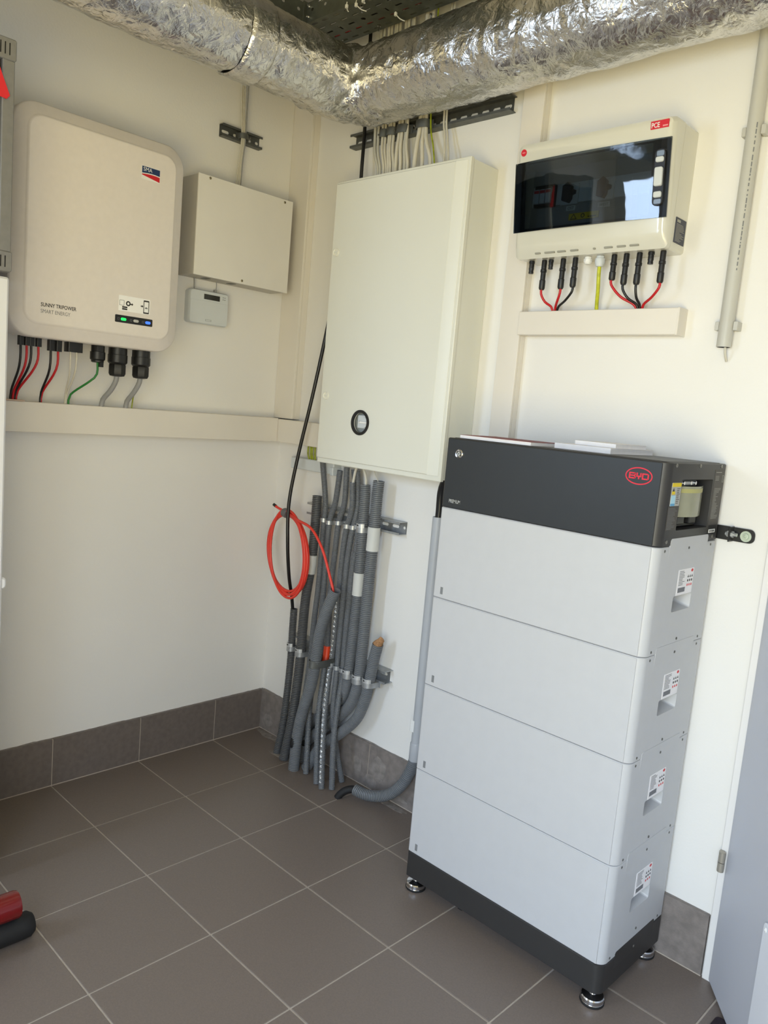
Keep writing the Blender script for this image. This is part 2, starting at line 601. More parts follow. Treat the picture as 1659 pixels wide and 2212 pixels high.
sw_ = tag(thing('added_side_window', (SIDE_X + .05, (SGZ[0] + SGZ[1]) / 2, SGZ[2]), None, None), None, None, None, 'structure')  # unseen window, made up to house the added side fill lamps
b = MB()
for (a0, a1, c0, c1) in ((SGZ[0], SGZ[0] + .06, SGZ[2], SGZ[3]), (SGZ[1] - .06, SGZ[1], SGZ[2], SGZ[3]),
                         (SGZ[0] + .06, SGZ[1] - .06, SGZ[2], SGZ[2] + .06), (SGZ[0] + .06, SGZ[1] - .06, SGZ[3] - .06, SGZ[3])):
    b.box(SIDE_X + .04, SIDE_X + .09, a0, a1, c0, c1)
b.build('window_frame', M_FRAME, sw_, 0)
MB().box(SIDE_X + .062, SIDE_X + .07, SGZ[0] + .06, SGZ[1] - .06, SGZ[2] + .06, SGZ[3] - .06).build('pane', glass_mat('clear_glass', (235, 240, 240), 1.45), sw_, 0)

# skirting tiles
BH, BT = 0.158, 0.0115
bl = struct(MB().box(0, 0.0095, -2.0, 0, 0, BH - .002).build('baseboard_left', M_GROUT, None, 0), 'brown-grey tile skirting along the left wall')
edges = [0.0] + [-(GY0 + TS * i) for i in range(0, 7)]
for a, c in zip(edges, edges[1:]):
    MB().box(0.001, BT, c + .0015, a - .0015 - (BT if a == 0 else 0), 0.004, BH + random.uniform(-.001, .001)).build('skirting_tile', M_BTILE, bl, 0, 0.0006, 1)
br = struct(MB().box(0, 1.772, -0.0095, 0, 0, BH - .002).build('baseboard_right', M_GROUT, None, 0), 'brown-grey tile skirting along the right wall')
edges = [0.0] + [GX0 + TS * i for i in range(0, 5)] + [1.774]
for a, c in zip(edges, edges[1:]):
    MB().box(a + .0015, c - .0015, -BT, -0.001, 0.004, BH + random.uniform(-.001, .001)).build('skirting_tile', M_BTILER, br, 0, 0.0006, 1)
# smeared mortar at skirting foot and at the top edge
M_SMEAR = mat('smeared_mortar', (134, 127, 122), 0.95, 0, 0.25, 40, 0.4, 200)
def ragged(axis, a0, a1, base, zc, amp, parent, name):
    m_ = MB()
    n = int((a1 - a0) / 0.012)
    lo, hi = [], []
    for k in range(n + 1):
        s = a0 + (a1 - a0) * k / n
        h = amp * (0.4 + 1.6 * max(0, noise.noise(Vector((s * 9, zc, 3.1)))) + .3 * noise.noise(Vector((s * 60, 1, 2))))
        lo.append(s)
        hi.append(max(.0004, h))
    for k in range(n):
        s0, s1 = lo[k], lo[k + 1]
        if axis == 'y':
            m_.loops([[(0.0, s0, zc - .002), (base, s0, zc - .002), (base * .7, s0, zc + hi[k]), (0.0, s0, zc + hi[k])],
                      [(0.0, s1, zc - .002), (base, s1, zc - .002), (base * .7, s1, zc + hi[k + 1]), (0.0, s1, zc + hi[k + 1])]], k == 0, k == n - 1)
        else:
            m_.loops([[(s0, 0, zc - .002), (s0, -base, zc - .002), (s0, -base * .7, zc + hi[k]), (s0, 0, zc + hi[k])],
                      [(s1, 0, zc - .002), (s1, -base, zc - .002), (s1, -base * .7, zc + hi[k + 1]), (s1, 0, zc + hi[k + 1])]], k == 0, k == n - 1)
    return m_.build(name, M_SMEAR, parent, 30)


ragged('y', -1.9, -0.012, 0.005, BH - .001, 0.0035, bl, 'mortar_edge')
ragged('x', 0.012, 1.77, 0.005, BH - .001, 0.003, br, 'mortar_edge')
# pale cement smudges on the right-hand skirting and along its foot
for (x0, x1, z0, z1, s) in ((0.545, 0.585, .03, .10, 1), (0.63, 0.70, .05, .12, 2), (0.60, 0.66, .01, .05, 3), (0.70, .80, .015, .035, 4), (0.03, .10, .02, .07, 5)):
    pts = []
    for k in range(18):
        a = 2 * math.pi * k / 18
        q = 1 + .45 * noise.noise(Vector((math.cos(a) * 1.5, math.sin(a) * 1.5, s * 7.3)))
        pts.append(((x0 + x1) / 2 + (x1 - x0) / 2 * math.cos(a) * q, (z0 + z1) / 2 + (z1 - z0) / 2 * math.sin(a) * q))
    MB(WR).prism(pts, BT - .0005, BT + .0005).build('cement_smudge', M_SMEAR, br, 0)
for k, (x0, x1, y0, y1) in enumerate(((0.02, .20, -.045, -.012), (0.60, .82, -.045, -.012), (0.20, .27, -.115, -.09))):
    pts = []
    for q in range(26):
        a = 2 * math.pi * q / 26
        g = 1 + .5 * noise.noise(Vector((math.cos(a) * 2.2, math.sin(a) * 2.2, k * 5.1)))
        pts.append((max(.012, (x0 + x1) / 2 + (x1 - x0) / 2 * math.cos(a) * g), min(-.012, (y0 + y1) / 2 + (y1 - y0) / 2 * math.sin(a) * g)))
    MB().prism(pts, -0.0002, 0.0006).build('mortar_smear', mat('floor_mortar_film', (138, 129, 121), .95, 0, .25, 60), floor, 0)

# door: frame and open leaf
tr = tag(thing('trim_1', (1.79, -0.01, 0), 'white painted door frame at the right edge', None), None, None, None, 'structure')
MB().box(1.776, 1.80, -0.012, 0.125, 0, DZ + .03).build('jamb', M_FRAME, tr, 0, .002)
MB().box(DX1, DX1 + .024, -0.012, 0.125, 0, DZ + .03).build('jamb', M_FRAME, tr, 0, .002)
MB().box(1.80, DX1, -0.012, 0.125, DZ, DZ + .03).build('head', M_FRAME, tr, 0, .002)
LD = Vector((.605, -.797, 0)).normalized()
LN = Vector((-.797, -.605, 0)).normalized()
L0 = Vector((1.793, -.016, 0))


def DL(s, v, w):
    p = L0 + LD * s + LN * w
    return (p.x, p.y, v)


leaf = tag(thing('door_1', (1.793, -.016, 0), 'pale grey door standing open at the right edge', None), None, None, None, 'structure')
MB(DL).box(0.0, 0.86, 0.008, 2.03, -0.04, 0.0).build('leaf', M_DOOR, leaf, 0, .002)
kp = MB(DL).rbox(0.254, 0.80, 0.05, 0.336, 0.0, 0.004, 0.012, .001).build('kick_plate', M_APPL, leaf)
kp['label'] = 'bluish white plate with rounded corners screwed to the door'
for (s_, z_) in ((.266, .322), (.788, .322), (.266, .064), (.788, .064)):
    screw(DL, s_, z_, .004, .005, kp, M_WHITE)
hg = MB()
hg.lathe([(0.0075, 0), (0.0075, .022)], (1.784, -.022, .284), (0, 0, 1), 12)
hg.lathe([(0.0075, .0235), (0.0075, .048), (.006, .049)], (1.784, -.022, .284), (0, 0, 1), 12)
hg.box(1.776, 1.785, -.022, -.012, .284, .332)
hg.build('hinge', mat('satin_nickel', (176, 170, 158), .4, .6), leaf)
hg = MB()
hg.lathe([(0.0075, 0), (0.0075, .022)], (1.784, -.022, 1.75), (0, 0, 1), 12)
hg.lathe([(0.0075, .0235), (0.0075, .048), (.006, .049)], (1.784, -.022, 1.75), (0, 0, 1), 12)
hg.box(1.776, 1.785, -.022, -.012, 1.75, 1.798)
hg.build('hinge', mat('satin_nickel', (176, 170, 158), .4, .6), leaf)

# ================================================================== BATTERY TOWER
BX0, BX1, BY0, BY1 = 1.0792, 1.6642, -0.3165, -0.0185
ZL = [0.034, 0.1066] + [0.1066 + 0.23623 * k for k in range(1, 5)] + [1.2283]


def SB(u, v, w):
    return (BX1 + w, u, v)


def FB(u, v, w):
    return (u, BY0 - w, v)


def bat_section():
    """plan outline, rounded front-right and front-left corners"""
    pts = []
    for (cx, cy, r, a0) in ((BX0, BY0, .006, 180), (BX1, BY0, .022, 270), (BX1, BY1, .003, 0), (BX0, BY1, .003, 90)):
        ox = cx + (r if cx == BX0 else -r)
        oy = cy + (r if cy == BY0 else -r)
        for k in range(7):
            a = math.radians(a0 + 90 * k / 6)
            pts.append((ox + r * math.cos(a), oy + r * math.sin(a)))
    return pts


def shrink(pts, d):
    cx, cy = (BX0 + BX1) / 2, (BY0 + BY1) / 2
    sx, sy = 1 - 2 * d / (BX1 - BX0), 1 - 2 * d / (BY1 - BY0)
    return [(cx + (x - cx) * sx, cy + (y - cy) * sy) for x, y in pts]


def bat_body(name, z0, z1, m, parent, e=.0016):
    s = bat_section()
    b_ = MB()
    b_.loops([[(x, y, z0) for x, y in shrink(s, e)], [(x, y, z0 + e) for x, y in s], [(x, y, z1 - e) for x, y in s],
              [(x, y, z1) for x, y in shrink(s, e)]])
    return b_.build(name, m, parent, 40)


def wedge(parent, z, rise, m, u0, u1):
    """tongue of a lower unit overlapping the unit above, flush at its root"""
    c = .004
    prof = [(u0, z - .03, .00002), (u1, z - .03, .00002), (u1, z + rise - c, .0008), (u1 - c, z + rise, .0008), (u0 + c, z + rise, .0008), (u0, z + rise - c, .0008)]
    MB(SB).loops([[(u, v, -.002) for u, v, w in prof], prof]).build('side_tongue', m, parent, 0)


# base with levelling feet
base = thing('battery_plinth', (BX0 + .29, (BY0 + BY1) / 2, 0), 'charcoal plinth on chrome levelling feet under the battery tower', 'base')
bat_body('plinth_body', ZL[0], ZL[1] - .0005, M_BATD, base, .0025)
wedge(base, ZL[1], .0108, M_BATD, -.258, -.064)
for (fx, fy) in ((BX0 + .022, BY0 + .022), (BX1 - .024, BY0 + .024), (BX1 - .024, BY1 - .024), (BX0 + .022, BY1 - .024)):
    ft = MB().lathe([(.026, .0), (.027, .003), (.027, .005), (.0255, .006), (.0265, .007), (.0265, .016), (.0245, .0185), (.012, .021), (.0085, .022), (.0085, .036)],
                    (fx, fy, 0), (0, 0, 1), 24).build('levelling_foot', M_CHROME, base)
    MB().lathe([(.0272, .0), (.0278, .001), (.0278, .0045), (.0272, .0055)], (fx, fy, 0), (0, 0, 1), 24).build('rubber_ring', M_RUBBER, ft)
screw(SB, -.164, .09, 0, .0035, base, M_SCREW)
MB().box(1.255, 1.268, BY0 + .012, BY0 + .03, .024, .036).build('lock_tab', M_BLACK, base)
screw(lambda u, v, w: (u, v, ZL[0] - w), 1.345, BY0 + .006, 0, .004, base, M_CHROME)

names = ['lowest white battery module, resting on the charcoal plinth', 'second white battery module up from the floor plinth',
         'third white battery module up, second below the dark head unit', 'topmost white battery module, directly under the dark head unit']
for k in range(4):
    z0, z1 = ZL[k + 1], ZL[k + 2]
    md = thing('battery_module', (BX0 + .29, (BY0 + BY1) / 2, z0), names[k], 'battery', 'stacked white battery modules')
    body = bat_body('shell', z0 + .0006, z1 - .0004, M_BATW, md)
    # carrying recess in the side
    hz = z0 + .1035
    c_ = MB(SB)
    c_.loops([[(u, v, -.034) for u, v in rr(-.200, -.124, hz - .008, hz + .026, .006)],
              [(u, v, 0.002) for u, v in rr(-.212, -.117, hz - .017, hz + .0185, .005)]])
    sub(body, c_)
    MB(FB).rbox(BX0 + .0055, BX1 - .0145, z0 + .0025, z1 - .0025, -.002, .0012, .0015, .0006).build('front_panel', M_BATW, md)
    MB(FB).box(BX0 + .0255, BX0 + .0335, z0 + .012, z0 + .0305, .001, .0016).build('status_mark', M_GINK, md)
    wedge(md, z1, .0145 if k < 3 else .0165, M_BATW, -.2610, -.0665)
    for (u, v) in ((-.284, z1 - .0085), (-.165, z1 - .0085), (-.046, z1 - .0085), (-.284, z0 + .0095), (-.165, z0 + (.0245 if k else .030)), (-.046, z0 + .0095)):
        if (u, v) == (-.165, z0 + .0245):
            v = z0 + .0225
        screw(SB, u, v, 0.0008 if u == -.165 else 0, .0031, md, mat('recessed_screw', (104, 104, 100), .5, .5), .0008)
    # rating label
    lz = z0 + .163
    lab = MB(SB).rbox(-.200, -.120, lz - .040, lz + .0175, 0, .0005, .002, .0002).build('rating_label', M_PAPER, md)
    lab['label'] = 'white rating label with fine print above the handle recess'
    pr = MB(SB)
    rl = random.Random(k)
    for q in range(10):
        wq = rl.uniform(.018, .032)
        pr.box(-.194, -.194 + wq, lz + .0125 - q * .0034, lz + .0139 - q * .0034, .0004, .0007)
    pr.build('fine_print', M_GINK, lab, 0)
    MB(SB).box(-.194, -.158, lz - .034, lz - .0235, .0004, .0007).build('barcode', mat('barcode_grey', (110, 112, 118), .6), lab, 0)
    MB(SB).prism(circ(-.130, lz + .012, .0035, 16, .0055), .0004, .0007).build('maker_mark', M_RED, lab, 0)
    ic = MB(SB)
    for q in range(3):
        ic.prism([(-.151 + q * .010, lz - .003), (-.144 + q * .010, lz - .003), (-.1475 + q * .010, lz + .003)], .0004, .0007)
        ic.prism(circ(-.1475 + q * .010, lz - .010, .003, 8), .0004, .0007)
    ic.build('symbol_row', M_INK, lab, 0)
    ic = MB(SB)
    for q in range(3):
        ic.box(-.150 + q * .010, -.145 + q * .010, lz - .0225, lz - .0175, .0004, .0007)
    ic.build('symbol_row', M_RED, lab, 0)

# head unit
hz0, hz1 = ZL[5], ZL[6]
bcu = thing('battery_control_unit', (BX0 + .29, (BY0 + BY1) / 2, hz0), 'charcoal head unit with red BYD oval on top of the battery tower', 'control unit')
body = bat_body('housing', hz0 + .0006, hz1, M_BATD, bcu, .002)
sub(body, MB(SB).prism(rr(-.245, -.084, 1.085, 1.193, .003), -.075, .004))
MB(FB).rbox(BX0 + .0055, BX1 - .0145, hz0 + .0025, hz1 - .0025, -.002, .0012, .0015, .0006).build('front_panel', M_BATD2, bcu)
MB().rbox(BX0 + .012, BX1 - .012, BY0 + .012, BY1 - .006, hz1 - .001, hz1 + .0012, .004, .0008).build('lid', M_BATD, bcu)
pb = MB(FB).loops([[(u, v, .0005) for u, v in circ(1.1235, 1.1905, .0118, 24)], [(u, v, .004) for u, v in circ(1.1235, 1.1905, .0118, 24)],
                   [(u, v, .0052) for u, v in circ(1.1235, 1.1905, .0105, 24)], [(u, v, .0045) for u, v in circ(1.1235, 1.1905, .0078, 24)],
                   [(u, v, .0030) for u, v in circ(1.1235, 1.1905, .0076, 24)]]).build('power_button', M_CHROME, bcu)
MB(FB).prism(circ(1.1235, 1.1905, .0062, 20), .0028, .0048).build('button_cap', M_GALVD, pb)
rg = MB(FB)
rg.loops([[(u, v, .0046) for u, v in circ(1.1235, 1.1905, .0040, 18)], [(u, v, .0050) for u, v in circ(1.1235, 1.1905, .0040, 18)],
          [(u, v, .0050) for u, v in circ(1.1235, 1.1905, .0028, 18)], [(u, v, .0046) for u, v in circ(1.1235, 1.1905, .0028, 18)]], False, False)
rg.build('button_ring', M_WHITE, pb)
# oval logo with block letters
lg = MB(FB)
oc = (1.6025, 1.1935)
lg.loops([[(u, v, .001) for u, v in circ(*oc, .0183, 48, .0302)], [(u, v, .0016) for u, v in circ(*oc, .0183, 48, .0302)],
          [(u, v, .0016) for u, v in circ(*oc, .0158, 48, .0277)], [(u, v, .001) for u, v in circ(*oc, .0158, 48, .0277)]], False, False)
lgo = lg.build('oval_logo', M_BYD, bcu, 40)
lt = MB(FB)
th = .0022


def bar(u0, u1, v0, v1):
    lt.box(oc[0] + u0, oc[0] + u1, oc[1] + v0, oc[1] + v1, .001, .0016)


# B
bar(-.0222, -.0192, -.0066, .0066); bar(-.0192, -.0082, .0038, .0066); bar(-.0192, -.0082, -.0066, -.0038)
bar(-.0192, -.0080, -.0013, .0013); bar(-.0100, -.0070, .0013, .0056); bar(-.0098, -.0066, -.0056, -.0013)
# Y
bar(-.0056, -.0026, .0004, .0066); bar(.0026, .0056, .0004, .0066); bar(-.0056, .0056, -.0020, .0008); bar(-.0015, .0015, -.0066, -.0020)
# D
bar(.0070, .0100, -.0066, .0066); bar(.0100, .0200, .0038, .0066); bar(.0100, .0200, -.0066, -.0038); bar(.0192, .0222, -.0052, .0052)
lt.build('logo_letters', M_BYD, lgo, 0)
text('model_lettering', 'PREMIUM', .0125, FB, 1.1035, 1.0655, .0012, mat('silver_print', (170, 172, 172), .5), bcu, sx=.72, bold=.0003)
# side: breaker recess
MB(SB).rbox(-.236, -.100, 1.086, 1.102, -.074, -.020, .004, .003).build('breaker_bar', M_BLACK, bcu)
MB(SB).rbox(-.222, -.185, 1.094, 1.112, -.03, -.010, .003, .002).build('terminal_knob', M_BLACK, bcu)
MB(SB).rbox(-.160, -.125, 1.094, 1.112, -.03, -.010, .003, .002).build('terminal_knob', M_BLACK, bcu)
MB(SB).rbox(-.226, -.114, 1.108, 1.172, -.074, -.03, .005, .004).build('breaker_body', mat('grey_breaker_plastic', (176, 176, 168), .4), bcu)
bt = MB(SB)
bt.rbox(-.216, -.176, 1.128, 1.158, -.034, -.018, .003, .002)
bt.build('breaker_toggle', M_GUNIT, bcu)
# curved clear flap
fl = MB(SB)
sec = []
for k in range(9):
    t_ = k / 8
    sec.append((-.226 + .112 * t_, -.008 + .012 * math.sin(math.pi * t_)))
outer = [(u, w) for u, w in sec]
fl.loops([[(u, 1.112, w) for u, w in outer] + [(u, 1.112, w - .0015) for u, w in reversed(outer)],
          [(u, 1.178, w) for u, w in outer] + [(u, 1.178, w - .0015) for u, w in reversed(outer)]])
fl.build('clear_flap', milky('milky_clear_plastic', (172, 172, 150), .72), bcu)
st_ = MB(SB)
st_.loops([[(u, 1.164, w + .0002) for u, w in outer] + [(u, 1.164, w - .0017) for u, w in reversed(outer)],
           [(u, 1.173, w + .0002) for u, w in outer] + [(u, 1.173, w - .0017) for u, w in reversed(outer)]])
st_.build('flap_strip', mat('olive_strip', (176, 172, 112), .5), bcu)
hp = MB(SB)
hp.rbox(-.224, -.138, 1.178, 1.190, -.05, -.012, .004, .003)
hp.build('hasp', M_GALV, bcu)
for (u, w1) in ((-.170, -.0114), (-.150, -.0100), (-.210, -.0095)):
    MB(SB).prism(circ(u, 1.184, .004, 12), -.013, w1).build('hasp_pin', M_CHROME, bcu)
# warning label, notices
wlb = MB(SB).rbox(-.2915, -.247, 1.138, 1.187, 0, .0006, .0015, .0002).build('warning_label', mat('silver_label', (172, 172, 168), .5), bcu)
wlb['label'] = 'small warning label with yellow header and blue picture'
MB(SB).box(-.2905, -.248, 1.1785, 1.1865, .0005, .0009).build('yellow_header', M_YEL, wlb, 0)
MB(SB).prism([(-.2895, 1.164), (-.275, 1.164), (-.2823, 1.1765)], .0005, .0009).build('warning_triangle', M_INK, wlb, 0)
MB(SB).prism([(-.2895, 1.1625), (-.275, 1.1625), (-.275, 1.169), (-.2895, 1.169)], .0009, .0012).build('yellow_panel', M_YEL, wlb, 0)
MB(SB).box(-.2895, -.270, 1.1435, 1.1605, .0005, .0009).build('picture_panel', mat('pale_blue_print', (170, 215, 235), .5), wlb, 0)
MB(SB).box(-.2905, -.270, 1.1385, 1.1435, .0005, .0009).build('blue_panel', M_LBLUE, wlb, 0)
pr = MB(SB)
for q in range(9):
    pr.box(-.266, -.266 + (.011 if q % 3 else .015), 1.174 - q * .0038, 1.1752 - q * .0038, .0005, .0008)
pr.build('fine_print', M_INK, wlb, 0)
nb = MB(SB).box(-.297, -.2475, 1.087, 1.137, 0, .0004).build('notice_plate', mat('bronze_grey_plate', (66, 62, 58), .5), bcu, 0)
pr = MB(SB)
rl = random.Random(11)
for q in range(16):
    pr.box(-.294, -.294 + rl.uniform(.022, .042), 1.133 - q * .0029, 1.1338 - q * .0029, .0003, .0006)
pr.build('fine_print', M_GINK, nb, 0)
nb = MB(SB).box(-.0775, -.0235, 1.079, 1.2155, 0, .0004).build('notice_plate', mat('bronze_grey_plate', (66, 62, 58), .5), bcu, 0)
pr = MB(SB)
pr.box(-.072, -.040, 1.2085, 1.2098, .0003, .0006)
for q in range(4):
    pr.box(-.072, -.052, 1.200 - q * .003, 1.2008 - q * .003, .0003, .0006)
for (u0, u1, v0, v1) in ((-.034, -.026, 1.2015, 1.2025), (-.034, -.026, 1.1865, 1.1875), (-.034, -.033, 1.1865, 1.2025), (-.027, -.026, 1.1865, 1.2025)):
    pr.box(u0, u1, v0, v1, .0003, .0006)
for q in range(23):
    pr.box(-.070, -.070 + rl.uniform(.012, .036), 1.172 - q * .0031, 1.1728 - q * .0031, .0003, .0006)
pr.build('fine_print', mat('pale_grey_print', (160, 160, 152), .6), nb, 0)
sk = MB(SB).box(-.0755, -.0285, 1.0685, 1.0885, .0004, .0008).build('serial_sticker', M_BLACK, bcu, 0)
MB(SB).box(-.0715, -.036, 1.071, 1.079, .0008, .0011).build('barcode_field', M_WHITE, sk, 0)
pr = MB(SB)
for q in range(11):
    pr.box(-.067 + q * .0025, -.067 + q * .0025 + rl.uniform(.0007, .0018), 1.0725, 1.0775, .0011, .0013)
pr.build('barcode', M_INK, sk, 0)
for (u, v) in ((-.282, 1.2225), (-.163, 1.2225), (-.046, 1.2225), (-.284, 1.0625), (-.045, 1.0625)):
    screw(SB, u, v, 0, .0042, bcu, M_SCREW)

# wall bracket
bk = thing('wall_bracket', (1.70, -.02, 1.05), 'black steel strap bolting the battery head unit to the wall', 'bracket')
MB(WR).loops([[(u, v, .0035) for u, v in rr(1.655, 1.7445, 1.0545, 1.0865, (.001, .012, .012, .001))],
              [(u, v, .0065) for u, v in rr(1.655, 1.7445, 1.0545, 1.0865, (.001, .012, .012, .001))]]).build('strap', M_BLACK, bk)
MB(WR).rbox(1.694, 1.6975, 1.0535, 1.088, .005, .030, .001, .001).build('upright_tab', M_BLACK, bk)
bo = MB()
bo.lathe([(.0042, -.012), (.0042, .014)], (1.696, -.0185, 1.0705), (1, 0, 0), 10)
bo.lathe([(.0075, .0015), (.0075, .0065)], (1.696, -.0185, 1.0705), (1, 0, 0), 6)
bo.lathe([(.0065, -.009), (.0075, -.004)], (1.696, -.0185, 1.0705), (1, 0, 0), 6)
bo.build('tension_bolt', M_GALV, bk)
wa = MB(WR).loops([[(u, v, .0062) for u, v in circ(1.7255, 1.0695, .0125, 24)], [(u, v, .0078) for u, v in circ(1.7255, 1.0695, .0125, 24)],
                   [(u, v, .0078) for u, v in circ(1.7255, 1.0695, .0075, 24)], [(u, v, .0105) for u, v in circ(1.7255, 1.0695, .0068, 24)],
                   [(u, v, .0108) for u, v in circ(1.7255, 1.0695, .003, 24)], [(u, v, .009) for u, v in circ(1.7255, 1.0695, .0025, 24)]]).build('washer', mat('pale_green_zinc', (190, 202, 186), .35, .5), bk)

# booklets
LIDZ = hz1 + .0014


def booklet(name, x0, x1, y0, y1, z0, th_, lab_, cover, warp=.0):
    t_ = thing(name, ((x0 + x1) / 2, (y0 + y1) / 2, z0), lab_, 'booklet')
    MB().rbox(x0, x1, y0, y1, z0, z0 + .0007, .0015, .0002).build('back_cover', M_PAPER, t_)
    n = max(3, int((th_ - .0014) / .0017))
    hgt = (th_ - .0014) / n
    for q in range(n):
        j = random.uniform(0, .0012)
        MB().box(x0 + .0006, x1 - .0006 - j, y0 + .0008 + j, y1 - .0006, z0 + .0007 + q * hgt + .00012, z0 + .0007 + (q + 1) * hgt).build('page_block', M_PAPER, t_, 0)
    MB().rbox(x0, x1, y0, y1, z0 + th_ - .0007, z0 + th_, .0015, .0002).build('front_cover', cover, t_)


booklet('booklet', 1.104, 1.318, -.300, -.150, LIDZ, .0085, 'white booklet with wine-red cover nearest the power button', M_COVER)
booklet('booklet', 1.350, 1.497, -.252, -.042, LIDZ, .0125, 'thicker white booklet lying underneath on the right of the head unit', M_PAPER)
booklet('booklet', 1.386, 1.492, -.222, -.072, LIDZ + .0127, .0095, 'smaller white booklet on top of the thicker one', M_PAPER)

# ================================================================== TRUNKING
def trunk(name, T, u0, u1, v0, v1, d, lab, lip=.004):
    t_ = thing(name, T((u0 + u1) / 2, v0, d / 2), lab, 'trunking')
    MB(T).box(u0, u1, v0, v1, 0, d - .012).build('tray_body', M_TRUNK, t_, 0, .0008)
    MB(T).rbox(u0, u1, v0, v1, d - .0116, d, .0015, .0015).build('lid', M_TRUNK, t_)
    return t_


trunk('cable_trunking', WL, -1.136, -.0605, 1.131, 1.2175, .060, 'long white horizontal cable trunking under the inverter')
trunk('cable_trunking', WR, .0, .30, 1.1315, 1.2145, .060, 'short white trunking running from the corner behind the tall cabinet')
t_ = thing('cable_trunking', (.054, -.018, 1.2185), 'white vertical cable trunking standing in the wall corner', 'trunking')
MB().box(0.001, .107, -.026, -.0005, 1.2185, 2.50).build('tray_body', M_TRUNK, t_, 0, .0008)
MB().rbox(0.001, .107, -.037, -.0265, 1.2185, 2.50, .0015, .0008).build('lid', M_TRUNK, t_)
t_ = thing('cable_trunking', (1.02, -.018, 1.0), 'white vertical cable trunking between the tall cabinet and the solar box', 'trunking')
MB().box(.992, 1.061, -.020, -.0005, .60, 2.50).build('tray_body', M_TRUNK, t_, 0, .0008)
MB().rbox(.992, 1.061, -.031, -.0205, .60, 2.50, .0015, .0008).build('lid', M_TRUNK, t_)
t_ = thing('cable_trunking', (1.29, -.022, 1.5175), 'short white trunking shelf under the solar box cables', 'trunking')
MB().box(1.0625, 1.513, -.030, -.0005, 1.5185, 1.579).build('tray_body', M_TRUNK, t_, 0, .0008)
MB(WR).rbox(1.0625, 1.514, 1.5175, 1.580, .0305, .044, .0015, .0015).build('lid', M_TRUNK, t_)
MB(WR).rbox(1.511, 1.5165, 1.5165, 1.581, .0, .0445, .001, .001).build('end_cap', M_TRUNK, t_)

# ================================================================== SOLAR INVERTER (left wall)
inv = thing('solar_inverter', (.09, -.805, 1.395), 'large rounded white inverter with SMA badge on the left wall', 'inverter')
IY0, IY1, IZ0, IZ1 = -1.055, -.556, 1.3955, 1.9965
MB(WL).loops([[(u, v, 0.0) for u, v in rr(IY0 + .05, IY1 - .05, IZ0 + .05, IZ1 - .05, .03, 8)],
              [(u, v, .062) for u, v in rr(IY0 + .05, IY1 - .05, IZ0 + .05, IZ1 - .05, .03, 8)]]).build('heat_sink', M_GBOX, inv)


def ringi(d, r, w):
    return [(u, v, w) for u, v in rr(IY0 + d, IY1 - d, IZ0 + d, IZ1 - d, r, 10)]


cov = MB(WL).loops([ringi(.008, .058, .055), ringi(.002, .062, .060), ringi(0, .064, .072), ringi(0, .064, .148), ringi(.0015, .063, .1555),
                    ringi(.005, .060, .1595), ringi(.032, .040, .1708), ringi(.0345, .038, .1735), ringi(.0375, .036, .1768), ringi(.041, .033, .178)]).build('cover', M_INV, inv, 30)
FI = .178
lp = MB(WL).rbox(-.7045, -.6455, 1.8755, 1.9125, FI - .0005, FI + .0008, .002, .0003).build('badge', M_WHITE, inv)
lp['label'] = 'SMA badge, white lettering on blue over a red swoosh'


def sw(t, off):
    return 1.8895 + off + .0055 * math.sin(math.pi * (.15 + .6 * t)) - .0015


top = [(-.7030 + .056 * k / 12, sw(k / 12, .0016)) for k in range(13)]
MB(WL).prism(top + [(-.647, 1.911), (-.703, 1.911)], FI + .0006, FI + .0011).build('blue_field', M_BLUE, lp, 0)
bot = [(-.7030 + .056 * k / 12, min(sw(k / 12, -.0012), 1.8905 + .0035)) for k in range(13)]
MB(WL).prism([(-.703, 1.8868), (-.647, 1.877)] + list(reversed(bot)), FI + .0006, FI + .0011).build('red_field', M_RED, lp, 0)
text('badge_lettering', 'SMA', .0155, WL, -.6995, 1.8985, FI + .0011, M_WHITE, lp, sx=.95)
text('model_lettering', 'SUNNY TRIPOWER', .0142, WL, -.977, 1.4775, FI, M_INK, inv, sx=.80, bold=.0002)
text('model_lettering', 'SMART ENERGY', .0142, WL, -.977, 1.4605, FI, M_GINK, inv, sx=.80)
lb = MB(WL).rbox(-.757, -.6585, 1.499, 1.5425, FI - .0005, FI + .0005, .0015, .0002).build('info_label', mat('bright_label_white', (252, 252, 252), .5), inv)
lb['label'] = 'white instruction sticker with small pictograms'


def frame2(T, loop_o, loop_i, w0, w1):
    m_ = MB(T)
    m_.loops([[(u, v, w0) for u, v in loop_o], [(u, v, w1) for u, v in loop_o], [(u, v, w1) for u, v in loop_i], [(u, v, w0) for u, v in loop_i]], False, False)
    return m_


frame2(WL, rr(-.7545, -.740, 1.514, 1.529, .001), rr(-.7535, -.741, 1.515, 1.528, .001), FI + .0004, FI + .0008).build('pictogram', M_GINK, lb, 0)
frame2(WL, circ(-.7275, 1.5215, .0072, 20), circ(-.7275, 1.5215, .0036, 20), FI + .0004, FI + .0008).build('pictogram', M_INK, lb, 40)
for u in (-.7165, -.6845):
    MB(WL).prism([(u - .004, 1.519), (u, 1.519), (u, 1.5165), (u + .0045, 1.5205), (u, 1.5245), (u, 1.522), (u - .004, 1.522)], FI + .0004, FI + .0008).build('arrow', M_INK, lb, 0)
frame2(WL, rr(-.6795, -.6615, 1.5005, 1.5385, .002), rr(-.6775, -.6635, 1.5045, 1.5345, .001), FI + .0004, FI + .0008).build('pictogram', M_INK, lb, 0)
MB(WL).prism([(-.675 + .0045 * math.cos(a / 8 * math.pi) + .0045, 1.515 + .0045 * math.sin(a / 8 * math.pi)) for a in range(9)], FI + .0004, FI + .0008).build('pictogram', M_GINK, lb, 0)
